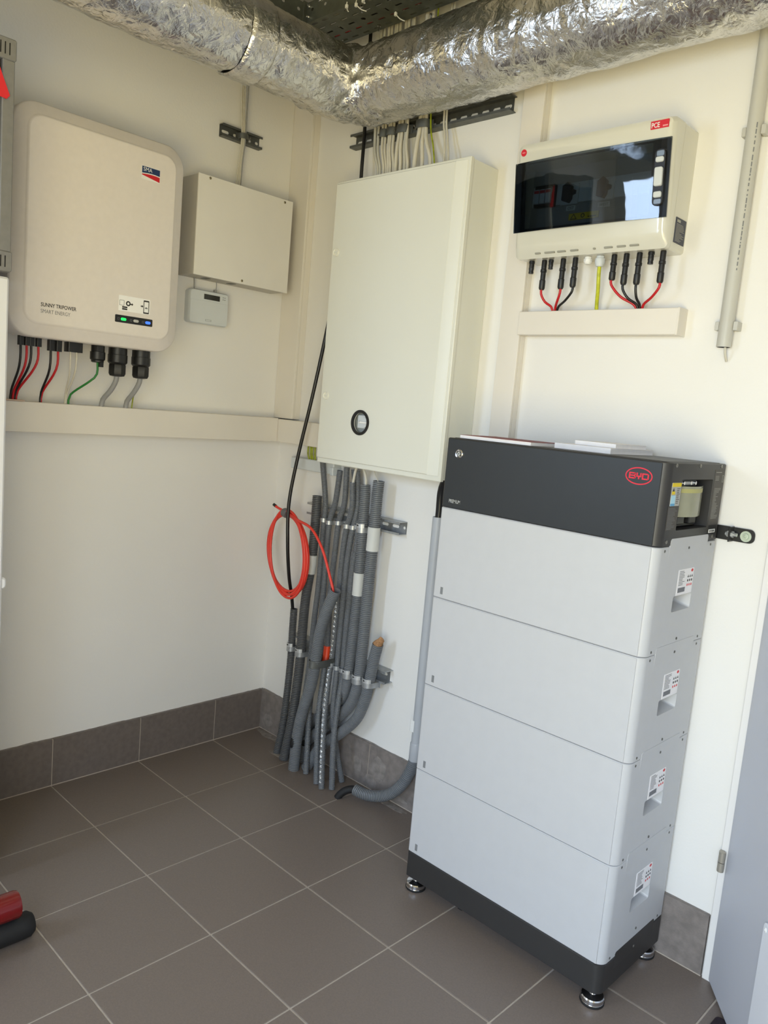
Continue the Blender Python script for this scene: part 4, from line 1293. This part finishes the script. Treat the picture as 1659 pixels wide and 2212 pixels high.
# red coil
rc = thing('coiled_red_cable', (.223, -.10, .60), 'coil of coral red cable tied and hanging in the corner', 'cable')
cp = [(.132, -.105, .906), (.150, -.104, .900), (.182, -.102, .893)]
for turn in range(6):
    q = turn
    for k in range(28):
        a = math.radians(100 + 360 * k / 28)
        ru = .112 - .006 * (q % 3) + .004 * noise.noise(Vector((q * 3.1, k * .12, 0)))
        rv = .147 - .004 * ((q + 1) % 3)
        ang_ = math.radians(7)
        uu, vv = ru * math.cos(a), rv * math.sin(a)
        spread = 1.0 - .75 * max(0, math.sin(a)) ** 3
        cp.append((.222 + uu * math.cos(ang_) - vv * math.sin(ang_) * .9 + (q - 2.5) * .0045 * spread, -.100 - .0042 * (q % 3) * spread - .0014 * q, .748 + vv + (q - 2.5) * .003 * math.sin(a)))
cp += [(.215, -.112, .893), (.277, -.118, .878), (.362, -.124, .861), (.427, -.126, .803), (.473, -.125, .721), (.493, -.123, .672), (.490, -.122, .63)]
MB().tube(spline(cp, .008), .0048, 8).build('red_strand', M_RCOIL, rc, 60)
MB().lathe([(.0056, 0), (.0056, .014)], (.124, -.105, .909), (.9, 0, -.3), 8).build('black_tip', M_BLACK, rc)
tb = MB()
tb.lathe([(.014, -.012), (.0165, -.008), (.0165, .008), (.014, .012)], (.196, -.106, .889), (.93, 0, -.2), 14)
tb.build('grey_tape_tie', mat('grey_tape', (104, 104, 106), .5), rc)

# pale riser pipe and hose behind the battery
rp = thing('pipe_riser', (.83, -.035, .19), 'light grey plastic riser pipe partly hidden behind the battery tower', 'pipe')
MB().lathe([(.0168, 0), (.0168, .726), (.0145, .7262), (.0145, .70)], (.838, -.034, .248), (0, 0, 1), 20).build('tube', mat('cool_grey_pvc', (178, 181, 186), .4), rp)
MB().lathe([(.0185, 0), (.0195, .002), (.0195, .056), (.0178, .06)], (.838, -.034, .192), (0, 0, 1), 20).build('coupling', mat('cool_grey_pvc', (178, 181, 186), .4), rp)
MB(WR).rbox(.8155, .818, .287, .325, .0505, .0512, .001, .0001).build('sticker', M_WHITE, rp)
for z in (.385, .885):
    MB(WR).rbox(.8135, .862, z - .008, z + .008, 0, .028, .002, .001).build('pipe_clip', M_GUNIT, rp)
MB(WR).prism([(.8225, .288), (.836, .288), (.836, .325), (.8225, .325)], .0508, .0512).build('paper_label', M_WHITE, rp, 0)
hs = thing('flexible_hose', (.75, -.06, .02), 'grey ribbed hose curving along the skirting to the riser pipe', 'hose')
b_, pts = corrugated([(.650, -.100, .034), (.690, -.088, .030), (.735, -.070, .038), (.775, -.055, .062), (.808, -.045, .105), (.828, -.037, .155), (.838, -.034, .197)], .0185, .0062, .0028, 16)
b_.build('ribbed_tube', M_COND, hs, 30)
hb = MB().tube(spline([(.672, -.092, .030), (.645, -.103, .034), (.625, -.118, .026), (.612, -.130, .010), (.607, -.135, -.002)], .006), .0125, 12).build('black_liner', M_RUBBER, hs, 50)
cable('black_cable', [(.84, -.036, .80), (.842, -.036, .975), (.846, -.042, 1.05), (.862, -.050, 1.085), (.87, -.052, 1.10)], .0115, M_BCAB, 'thick black cable rising from the riser pipe behind the head unit', 'cable', None, 12)

# ================================================================== SOLAR COMBINER BOX (right wall)
pv = thing('solar_combiner_box', (1.277, -.06, 1.70), 'pale grey box with smoked window and PCE badge on the right wall', 'combiner box')
PX0, PX1, PZ0, PZ1 = 1.066, 1.487, 1.708, 1.992


def WP(u, v, w):
    """front of the box leans: the upper edge stands further out than the lower one"""
    k = min(1, max(0, (w - .085) / .025))
    return WR(u, v, w + k * (v - 1.862) * .118)


def rp_(d, r, w, zb=0.0, zt=0.0):
    return [(u, v, w) for u, v in rr(PX0 + d, PX1 - d, PZ0 + d + zb, PZ1 - d - zt, r, 5)]


MB(WR).loops([rp_(.0015, .008, 0), rp_(.0015, .008, .070), rp_(.003, .008, .072)]).build('back_box', M_PCE, pv)
cvr = MB(WP).loops([rp_(.002, .010, .0725), rp_(.0, .010, .075), rp_(.0, .012, .100, .0, .0), rp_(.004, .014, .1145, .010, .002), rp_(.009, .014, .119, .016, .004), rp_(.013, .014, .1205, .020, .007)])
cv = cvr.build('cover', M_PCE, pv, 40)
sub(cv, MB(WR).prism(rr(1.086, 1.450, 1.779, 1.934, .004), .050, .14))
MB(WR).box(1.080, 1.460, 1.772, 1.940, .0722, .0735).build('mounting_plate', mat('mid_grey_inner_plate', (150, 152, 150), .5), pv, 0)
MB(WR).rbox(1.090, 1.446, 1.842, 1.892, .0735, .0765, .001, .0005).build('cover_strip', M_GUNIT, pv)
# surge arrester with three cartridges
sa = MB(WR).rbox(1.103, 1.163, 1.838, 1.892, .0760, .090, .002, .002).build('surge_arrester', M_BLACK, pv)
for k in range(3):
    ct = MB(WR).rbox(1.108 + k * .0172, 1.1225 + k * .0172, 1.845, 1.880, .0895, .0975, .001, .001).build('cartridge', mat('pale_blue_cartridge', (196, 206, 214), .5), sa)
    MB(WR).box(1.108 + k * .0172, 1.1225 + k * .0172, 1.870, 1.877, .0972, .0980).build('red_stripe', M_RED, ct, 0)
for (u, red) in ((1.203, False), (1.301, True)):
    sp = MB(WR).rbox(u - .024, u + .026, 1.838, 1.888, .0760, .0815, .002, .001).build('switch_plate', M_GUNIT, pv)
    kn = MB(WR)
    kn.prism([(u - .013, 1.846), (u + .004, 1.840), (u + .011, 1.850), (u + .011, 1.880), (u + .001, 1.890), (u - .013, 1.881)], .0815, .0945)
    kn.prism([(u + .009, 1.858), (u + .020, 1.862), (u + .020, 1.870), (u + .009, 1.874)], .0815, .0880)
    kn.build('rotary_knob', M_BLACK if not red else mat('oxblood_knob', (66, 30, 32), .4), sp, 0)
for (s_, u0, u1, v0) in (('OST', 1.1955, 1.2225, 1.8235), ('WEST', 1.285, 1.3185, 1.8225)):
    lb = MB(WR).box(u0, u1, v0, v0 + .0120, .0734, .0760).build('name_strip', mat('label_tape', (205, 210, 206), .5), pv, 0)
    text('strip_lettering', s_, .0100, WR, (u0 + u1) / 2, v0 + .0025, .0761, M_INK, lb, 'CENTER', sx=.95)
yl = MB(WR).box(1.206, 1.290, 1.7995, 1.8155, .0734, .0760).build('warning_strip', M_YEL, pv, 0)
frame2(WR, [(1.210, 1.8005), (1.230, 1.8005), (1.220, 1.8145)], [(1.2130, 1.8022), (1.227, 1.8022), (1.220, 1.8118)], .0758, .0763).build('warning_triangle', M_INK, yl, 0)
frame2(WR, circ(1.246, 1.808, .0055, 12), circ(1.246, 1.808, .0035, 12), .0758, .0763).build('warning_symbol', M_INK, yl, 0)
pr = MB(WR)
for k in range(4):
    pr.box(1.261 + k * .006, 1.2655 + k * .006, 1.8025, 1.8055, .0758, .0763)
pr.build('fine_print', M_INK, yl, 0)
# smoked window: hinged door with latch
wd = MB(WP)
NU, NV = 28, 6
bow = lambda u: .1225 + .0085 * (1 - ((u - 1.2755) / .211) ** 2)
gf = [[wd.pt(1.0650 + .4210 * i / NU, 1.7720 + .1690 * j / NV, bow(1.0650 + .4210 * i / NU)) for j in range(NV + 1)] for i in range(NU + 1)]
gb_ = [[wd.pt(1.0650 + .4210 * i / NU, 1.7720 + .1690 * j / NV, bow(1.0650 + .4210 * i / NU) - .0028) for j in range(NV + 1)] for i in range(NU + 1)]
for i in range(NU):
    for j in range(NV):
        wd.f.append((gf[i][j], gf[i + 1][j], gf[i + 1][j + 1], gf[i][j + 1]))
        wd.f.append((gb_[i][j + 1], gb_[i + 1][j + 1], gb_[i + 1][j], gb_[i][j]))
    wd.f.append((gf[i][0], gb_[i][0], gb_[i + 1][0], gf[i + 1][0]))
    wd.f.append((gf[i + 1][NV], gb_[i + 1][NV], gb_[i][NV], gf[i][NV]))
for j in range(NV):
    wd.f.append((gf[0][j + 1], gb_[0][j + 1], gb_[0][j], gf[0][j]))
    wd.f.append((gf[NU][j], gb_[NU][j], gb_[NU][j + 1], gf[NU][j + 1]))
wdo = wd.build('smoked_window', glass_mat('smoked_acrylic', (176, 184, 190), 1.55, .02), pv, 40)
frame2(WP, rr(1.0665, 1.4845, 1.7735, 1.9395, .004), rr(1.098, 1.442, 1.780, 1.9345, .004), .1198, .1206).build('window_border', mat('dark_blue_grey_border', (30, 36, 42), .3), wdo, 0)
lch = MB(WP).rbox(1.4505, 1.4765, 1.797, 1.9175, .1225, .1275, .011, .001).build('latch_recess', M_BLACK, wdo)
for (v0, v1, m_, hh) in ((1.9015, 1.9145, mat('blue_grey_glass_pad', (120, 134, 156), .15), .1285), (1.889, 1.9005, M_GUNIT, .132), (1.838, 1.878, M_GUNIT, .134), (1.814, 1.827, M_GUNIT, .132), (1.800, 1.812, mat('blue_grey_glass_pad', (120, 134, 156), .15), .1285)):
    MB(WP).rbox(1.4545, 1.4735, v0, v1, .126, hh, .004, .0015).build('latch_pad', m_, lch)
pc = MB(WP).box(1.4325, 1.4755, 1.9625, 1.9795, .1185, .1212).build('maker_badge', M_RED, pv, 0)
text('badge_lettering', 'PCE', .0150, WP, 1.434, 1.9655, .1212, M_WHITE, pc, sx=.78, bold=.0003)
MB(WP).box(1.4615, 1.4735, 1.9655, 1.9685, .1211, .1214).build('fine_print', mat('pink_print', (230, 150, 150), .5), pc, 0)
st = MB(WP).prism(circ(1.088, 1.9655, .0085, 24), .1185, .1212).build('round_sticker', M_RED, pv, 40)
MB(WP).box(1.0835, 1.0925, 1.9645, 1.9665, .1211, .1214).build('fine_print', mat('pink_print', (230, 150, 150), .5), st, 0)
sl = MB(lambda u, v, w: (PX1 + w, u, v)).box(-.0605, -.0075, 1.7275, 1.784, -.0016, .0003).build('side_label', mat('slate_blue_label', (58, 62, 78), .5), pv, 0)
sl['label'] = 'dark blue rating label with fine white print'
pr = MB(lambda u, v, w: (PX1 + w, u, v))
pr.box(-.056, -.038, 1.774, 1.780, .0003, .0005)
rl = random.Random(5)
for q in range(14):
    pr.box(-.057, -.057 + rl.uniform(.02, .044), 1.7695 - q * .0029, 1.7704 - q * .0029, .0003, .0005)
pr.build('fine_print', mat('pale_grey_print', (160, 160, 152), .6), sl, 0)
for (u0, u1) in ((1.131, 1.147), (1.160, 1.190), (1.198, 1.222), (1.236, 1.258), (1.300, 1.306), (1.330, 1.352), (1.364, 1.386), (1.397, 1.420)):
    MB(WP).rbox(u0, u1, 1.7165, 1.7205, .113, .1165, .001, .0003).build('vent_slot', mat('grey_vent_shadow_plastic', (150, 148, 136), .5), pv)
# plugs under the box
BZ = 1.7085


def sock(u, w, z1, parent, r=.0068):
    return MB().lathe([(r * 1.1, 0), (r * 1.15, -.006), (r, -.007), (r, -(BZ - z1) * .55), (r * 1.06, -(BZ - z1) * .57), (r * .9, -(BZ - z1) * .8), (r * .9, -(BZ - z1) * .82), (r, -(BZ - z1) * .84), (r * .96, -(BZ - z1))],
                      (u, -w, BZ), (0, 0, 1), 12).build('socket', M_BLACK, parent, 30)


sock(1.098, .060, 1.676, pv)
sock(1.158, .060, 1.684, pv, .006)
sock(1.4355, .060, 1.680, pv)
g_ = MB().lathe([(.0085, 0), (.0085, -.005), (.0105, -.006), (.0105, -.013), (.0075, -.018), (.0055, -.019)], (1.2665, -.06, BZ), (0, 0, 1), 12).build('cable_gland', M_WHITE, pv, 30)
g_ = MB().lathe([(.0095, 0), (.0095, -.006), (.0125, -.007), (.0125, -.017), (.009, -.026), (.006, -.027)], (1.301, -.06, BZ), (0, 0, 1), 12).build('cable_gland', M_GUNIT, pv, 30)
PG = 'plugged solar cables under the box'
for (u0, zb, ue, m_, lab_) in (
        (1.1375, 1.632, 1.161, M_RCAB, 'red cable with black plug, leftmost under the solar box'),
        (1.195, 1.632, 1.167, M_RCAB, 'red cable with black plug, second from the left under the solar box'),
        (1.2305, 1.635, 1.172, M_BCAB, 'black cable with black plug left of the yellow-green wire'),
        (1.3395, 1.647, 1.402, M_RCAB, 'red cable with black plug just right of the yellow-green wire'),
        (1.372, 1.635, 1.405, M_BCAB, 'black cable with plug, left one of the right-hand pair under the solar box'),
        (1.406, 1.634, 1.409, M_BCAB, 'black cable with plug, right one of the right-hand pair under the solar box'),
        (1.4655, 1.635, 1.413, M_RCAB, 'red cable with black plug, rightmost under the solar box')):
    t_ = thing('solar_cable', (u0, -.06, 1.58), lab_, 'cable', PG)
    H = BZ - zb
    MB().lathe([(.0066, 0), (.0070, -.002), (.0070, -H * .30), (.0082, -H * .32), (.0082, -H * .40), (.0068, -H * .42), (.0068, -H * .66), (.0080, -H * .68), (.0080, -H * .94), (.006, -H)],
               (u0, -.06, BZ), (0, 0, 1), 14).build('plug', M_BLACK, t_, 30)
    zt = 1.5815
    MB().tube(spline([(u0, -.06, zb + .008), (u0, -.06, zb - .010), (u0 * .62 + ue * .38, -.052, zt + (zb - zt) * .42), (u0 * .14 + ue * .86, -.036, zt + .010), (ue, -.030, zt - .006)], .006), .0033, 8).build('wire', m_, t_, 60)
cable('earth_wire', [(1.301, -.06, 1.690), (1.302, -.06, 1.66), (1.300, -.052, 1.63), (1.293, -.038, 1.60), (1.290, -.03, 1.575)], .0048, mat('lime_yellow_earth_sheath', (186, 190, 40), .4, 0, .25, 70), 'yellow-green wire hanging from the middle of the solar box', 'cable', None, 10)

# ================================================================== GREY PIPE ON THE RIGHT WALL
pp = thing('conduit_pipe', (1.62, -.025, 1.49), 'straight grey plastic pipe running down the wall right of the solar box', 'pipe')
px0 = (1.6205, -.021)
MB().lathe([(.0140, .0), (.0160, .0), (.0160, 1.10)], (px0[0], px0[1], 1.4915), (0, 0, 1), 24).build('tube', M_PIPE, pp)
MB().lathe([(.0138, -.0002), (.0138, .03)], (px0[0], px0[1], 1.4915), (0, 0, 1), 20).build('dark_bore', M_DARK, pp)
pr = MB()
rl = random.Random(21)
z = 1.66
while z < 1.97:
    l_ = rl.uniform(.003, .012)
    a = math.radians(-52)
    cx_, cy_ = px0[0] + .0161 * math.cos(a), px0[1] + .0161 * math.sin(a)
    pr.loops([[(cx_ - .0010, cy_ - .0008, z), (cx_ + .0010, cy_ + .0008, z), (cx_ + .0008, cy_ + .0012, z), (cx_ - .0012, cy_ - .0004, z)],
              [(cx_ - .0010, cy_ - .0008, z + l_), (cx_ + .0010, cy_ + .0008, z + l_), (cx_ + .0008, cy_ + .0012, z + l_), (cx_ - .0012, cy_ - .0004, z + l_)]])
    z += l_ + rl.uniform(.0015, .007)
pr.build('printed_line', M_GINK, pp, 0)
for z in (1.962, 1.539):
    c_ = MB(WR)
    c_.rbox(px0[0] - .0255, px0[0] - .0165, z - .010, z + .010, 0, .024, .002, .001)
    c_.rbox(px0[0] + .0165, px0[0] + .0265, z - .010, z + .010, 0, .026, .002, .001)
    c_.rbox(px0[0] - .018, px0[0] + .018, z - .009, z + .009, 0, .0045, .002, .001)
    c_.build('pipe_clip', M_PIPE, pp)
cable('white_cable', [(px0[0] + .003, px0[1], 1.53), (px0[0] + .004, px0[1], 1.49), (px0[0] + .005, px0[1] + .004, 1.474), (px0[0] + .004, -.004, 1.462)], .003, M_WCAB, 'short white cable end peeking out of the grey wall pipe', 'cable')

# ================================================================== FOIL DUCT
DXA, DYA, DZA = .430, -.139, 2.246
bend = .115
dp = []
y = REAR_Y + .002
while y < DYA - bend:
    dp.append(Vector((DXA, y, DZA)))
    y += .009
for k in range(0, 17):
    a = math.pi - (math.pi / 2) * k / 16
    dp.append(Vector((DXA + bend + bend * math.cos(a), DYA - bend + bend * math.sin(a), DZA)))
x = DXA + bend + .009
while x < SIDE_X - .002:
    dp.append(Vector((x, DYA, DZA)))
    x += .009
NS = 96
rings = []
s_acc = 0.0
for i, p in enumerate(dp):
    d_ = (dp[min(i + 1, len(dp) - 1)] - dp[max(i - 1, 0)]).normalized()
    side = d_.cross(Vector((0, 0, 1)))
    if i:
        s_acc += (p - dp[i - 1]).length
    R0 = .101 if p.x < DXA + .02 else .101 + .010 * min(1, (p.x - DXA) / .35)
    nearbend = math.exp(-((p - Vector((DXA + .03, DYA - .03, DZA))).length / .16) ** 2)
    lp_ = []
    for k in range(NS):
        a = 2 * math.pi * k / NS
        c_, s_ = math.cos(a), math.sin(a)
        q = Vector((p.x, p.y, p.z)) + (side * c_ + Vector((0, 0, 1)) * s_) * R0
        f1 = noise.fractal(q * 9, 1.0, 2.1, 4)
        f2 = abs(noise.noise(Vector((q.x * 34, q.y * 34, q.z * 34)) + Vector((0, 0, f1 * 2))))
        sag = .006 * max(0, -s_) * noise.noise(Vector((s_acc * 3, 0, 4)))
        dr = .0055 * f1 - .0065 * f2 + .003 + sag + nearbend * .010 * noise.fractal(q * 30, 1, 2, 3)
        lp_.append(tuple(p + (side * c_ + Vector((0, 0, 1)) * s_) * (R0 + dr)))
    rings.append(lp_)
dt = thing('ventilation_duct', (DXA, -1.0, 2.14), 'crinkled silver foil ventilation duct bending round the corner under the ceiling', 'duct')
MB().loops(rings).build('foil_jacket', M_FOIL, dt, 80)


def duct_band(axis, c0, c1, R, name, seg=48, m=M_FOIL, am=.002):
    b_ = MB()
    n = max(2, int((c1 - c0) / .006))
    lp = []
    for i in range(n + 1):
        c = c0 + (c1 - c0) * i / n
        l_ = []
        for k in range(seg):
            a = 2 * math.pi * k / seg
            r_ = R + (0 if i not in (0, n) else -.006) + am * noise.fractal(Vector((c * 40, math.cos(a) * 5, math.sin(a) * 5)), 1, 2, 3)
            if axis == 'y':
                l_.append((DXA + r_ * math.cos(a), c, DZA + r_ * math.sin(a)))
            else:
                l_.append((c, DYA + r_ * math.cos(a), DZA + r_ * math.sin(a)))
        lp.append(l_)
    b_.loops(lp, False, False)
    return b_.build(name, m, dt, 70)


duct_band('y', -.600, -.512, .1085, 'foil_collar')

# ================================================================== CABLE TRAYS UNDER THE CEILING
def tray(name, u0, u1, v0, v1, zb, along_x, lab, h=.06):
    T = (lambda u, v, w: (u, v, w)) if along_x else (lambda u, v, w: (v, u, w))
    t_ = thing(name, T((u0 + u1) / 2, (v0 + v1) / 2, zb), lab, 'cable tray')
    b_ = MB(T)
    cells = []
    u = u0
    nrow = max(3, int((v1 - v0) / .030))
    dv = (v1 - v0) / nrow
    i = 0
    while u < u1 - .01:
        ue = min(u + .050, u1)
        for r_ in range(nrow):
            a, c = v0 + r_ * dv, v0 + (r_ + 1) * dv
            mid = (a + c) / 2
            if r_ in (0, 1, nrow - 1, nrow - 2) or i % 2 == 0:
                cells.append((u, ue, a, c, u + .011, min(u + .038, ue - .004), mid - .0038, mid + .0038))
            elif (i // 2 + r_) % 2:
                cells.append((u, ue, a, c, u + .018, min(u + .034, ue - .004), mid - .008, mid + .008))
            else:
                cells.append((u, ue, a, c, u + .022, min(u + .029, ue - .004), mid - .013, mid + .013))
        u = ue
        i += 1
    perforated(b_, u0, u1, v0, v1, cells, zb, zb + .0012)
    b_.build('perforated_floor', M_TRAY, t_, 0)
    for v in (v0, v1):
        f_ = MB(T)
        F = lambda a, c, w: T(a, v + (w if v == v0 else -w), c)
        f_ = MB(F)
        cells = []
        u = u0
        while u < u1 - .01:
            ue = min(u + .06, u1)
            cells.append((u, ue, zb, zb + h, u + .022, min(u + .034, ue - .004), zb + h * .5, zb + h * .66))
            u = ue
        perforated(f_, u0, u1, zb, zb + h, cells, 0, .0012)
        f_.build('side_flange', M_TRAY, t_, 0)
    return t_


M_TRAY = mat('dull_galvanised_tray', (104, 108, 100), .5, .5, .15, 30)
ta = tray('cable_tray', .270, 1.60, -.225, -.065, 2.45, True, 'galvanised perforated cable tray above the elbow of the foil duct')
tb_ = tray('cable_tray', -1.60, -.228, .055, .265, 2.45, False, 'galvanised perforated cable tray along the left wall under the ceiling')
td = tray('cable_tray', -1.9, -.232, .66, .86, 2.45, False, 'galvanised perforated cable tray branching off towards the room')
jp = MB().box(.262, .268, -.235, -.17, 2.445, 2.515).build('joint_plate', M_TRAY, ta, 0, .001)
for (xx, zz) in ((.285, 2.465), (.285, 2.495), (.335, 2.500)):
    bo = MB()
    bo.lathe([(.006, 0), (.006, .004), (.003, .0045), (.003, .012)], (xx, -.2255, zz), (0, -1, 0), 8)
    bo.build('bolt', M_CHROME, ta, 30)
for (xx, yy) in ((.50, -.20), (.46, -.09), (.66, -.20), (.64, -.05)):
    bo = MB()
    bo.lathe([(.0065, 0), (.0065, -.004), (.003, -.005), (.003, -.018)], (xx, yy, 2.4495), (0, 0, 1), 8)
    bo.build('bolt', M_CHROME, ta, 30)
for k, (xx, yy, ex, ey) in enumerate(((.47, -.235, .02, -.01), (.50, -.225, .035, .01), (.535, -.23, .03, -.02), (.56, -.12, .03, .01), (.80, -.14, .02, -.02))):
    t_ = thing('cable_tie', (xx, yy, 2.43), ['white cable tie hanging at the tray edge, leftmost', 'white cable tie hanging second at the tray edge', 'white cable tie hanging third at the tray edge',
                                            'white cable tie under the middle of the tray', 'white cable tie under the tray, rightmost'][k], 'cable tie', 'white cable ties under the tray')
    MB().rbox(xx - .004, xx + .004, yy - .004, yy + .004, 2.438, 2.448, .002, .001).build('tie_head', M_WHITE, t_)
    MB().tube(spline([(xx, yy, 2.455), (xx, yy, 2.444), (xx + ex * .5, yy + ey * .5, 2.428), (xx + ex, yy + ey, 2.420)], .006), .0016, 6).build('tie_tail', M_WHITE, t_)
for k in range(6):
    cable('tray_cable', [(.20, -.20 + .023 * k, 2.4575), (.60, -.195 + .021 * k, 2.4585), (1.0, -.20 + .023 * k, 2.4575), (1.58, -.195 + .022 * k, 2.4575)], .005,
          [M_GCAB, M_BCAB, M_GCAB, M_BCAB, M_RCAB, M_BCAB][k], ['first', 'second', 'third', 'fourth', 'fifth', 'sixth'][k] + ' cable from the room side lying in the tray over the duct elbow', 'cable', 'cables in the ceiling tray', 8, None, .05)

# ================================================================== LEFT FOREGROUND
RX, RYE, RZ0, RZ1 = .400, -1.1355, 1.5235, 2.030
rk = thing('network_rack', (.2, -1.43, RZ0), 'grey wall rack with slotted corner caps at the left edge', 'rack')
MB().box(0.0, RX - .03, RYE - .60, RYE - .006, RZ0 + .004, RZ1 - .004).build('carcass', mat('dark_grey_rack_body', (70, 72, 76), .5), rk, 0, .002)


def RF(u, v, w):
    return (RX - .03 + w, u, v)


MB(RF).rbox(RYE - .029, RYE - .0025, RZ0 + .045, RZ1 - .045, 0, .028, .002, .002).build('post', M_RACK, rk)
MB(RF).rbox(RYE - .60, RYE - .573, RZ0 + .045, RZ1 - .045, 0, .028, .002, .002).build('post', M_RACK, rk)
for (u0, u1) in ((RYE - .065, RYE), (RYE - .602, RYE - .537)):
    for (v0, v1) in ((RZ1 - .046, RZ1), (RZ0, RZ0 + .046)):
        cp_ = MB(RF).rbox(u0, u1, v0, v1, 0, .030, .005, .002).build('corner_cap', M_RACK, rk)
        for k in range(5):
            MB(RF).rbox(u0 + .009 + k * .0098, u0 + .0115 + k * .0098, v0 + .010, v1 - .010, .0292, .0304, .001, .0002).build('vent_slot', M_DARK, cp_)
MB(RF).box(RYE - .537, RYE - .065, RZ1 - .040, RZ1 - .002, 0, .027).build('top_bar', M_RACK, rk, 0, .002)
MB(RF).box(RYE - .537, RYE - .065, RZ0 + .002, RZ0 + .040, 0, .027).build('bottom_bar', M_RACK, rk, 0, .002)
MB(RF).box(RYE - .562, RYE - .038, RZ0 + .046, RZ1 - .046, .004, .012).build('glass_door', mat('tinted_door_glass', (26, 32, 48), .08), rk, 0, .001)
MB(RF).rbox(RYE - .060, RYE - .036, RZ0 + .048, RZ1 - .048, .010, .020, .002, .002).build('door_edge', M_GUNIT, rk)
tag(MB(lambda u, v, w: (.402 + w, u, v)).prism([(-1.190, 1.985), (-1.178, 1.975), (-1.166, 1.945), (-1.150, 1.908), (-1.157, 1.899), (-1.190, 1.903)], 0, .002).build('red_tag', mat('red_ribbon', (226, 40, 50), .5)), 'red ribbon tag dangling in front of the grey rack', 'tag')
ap = thing('white_appliance', (.2, -1.44, 0), 'tall white appliance standing at the left edge under the rack', 'appliance')
MB().rbox(.016, .375, -1.742, -1.1445, 0.02, 1.5115, .010, .006).build('body', M_APPL, ap)
MB(lambda u, v, w: (.376 + w, u, v)).rbox(-1.740, -1.1405, .06, 1.5115, 0, .026, .006, .005).build('door_panel', M_APPL, ap)
MB().box(.03, .36, -1.73, -1.155, 0, .03).build('plinth', M_BLACK, ap, 0)
MB(lambda u, v, w: (.376 + w, u, v)).rbox(-1.152, -1.128, .765, .795, -.012, .018, .010, .004).build('latch', M_APPL, ap)
tk = thing('hand_truck', (.62, -1.5, 0), 'red tube with black rubber roller poking in at the lower left', 'hand truck')
b_ = MB()
b_.lathe([(.020, -.002), (.029, .0), (.031, .006), (.031, .62)], (.664, -1.186, .094), (-.02, -1, 0), 24)
b_.build('red_tube', M_REDM, tk, 40)
MB().lathe([(.010, -.001), (.022, .0), (.029, .010), (.030, .03), (.030, .62)], (.660, -1.150, .030), (-.02, -1, 0), 24).build('rubber_roller', M_RUBBER, tk, 40)
MB().lathe([(.006, 0), (.006, .07)], (.662, -1.24, .03), (0, 0, 1), 10).build('fixing_pin', M_BLACK, tk)
mt = MB().rbox(1.852, 2.25, -.62, -.112, 0.0005, .006, .01, .002).build('door_mat', mat('dark_plum_mat', (36, 24, 32), .9, 0, .2, 200, .5, 400))
tag(mt, 'dark mat edge on the floor under the open door', 'mat')
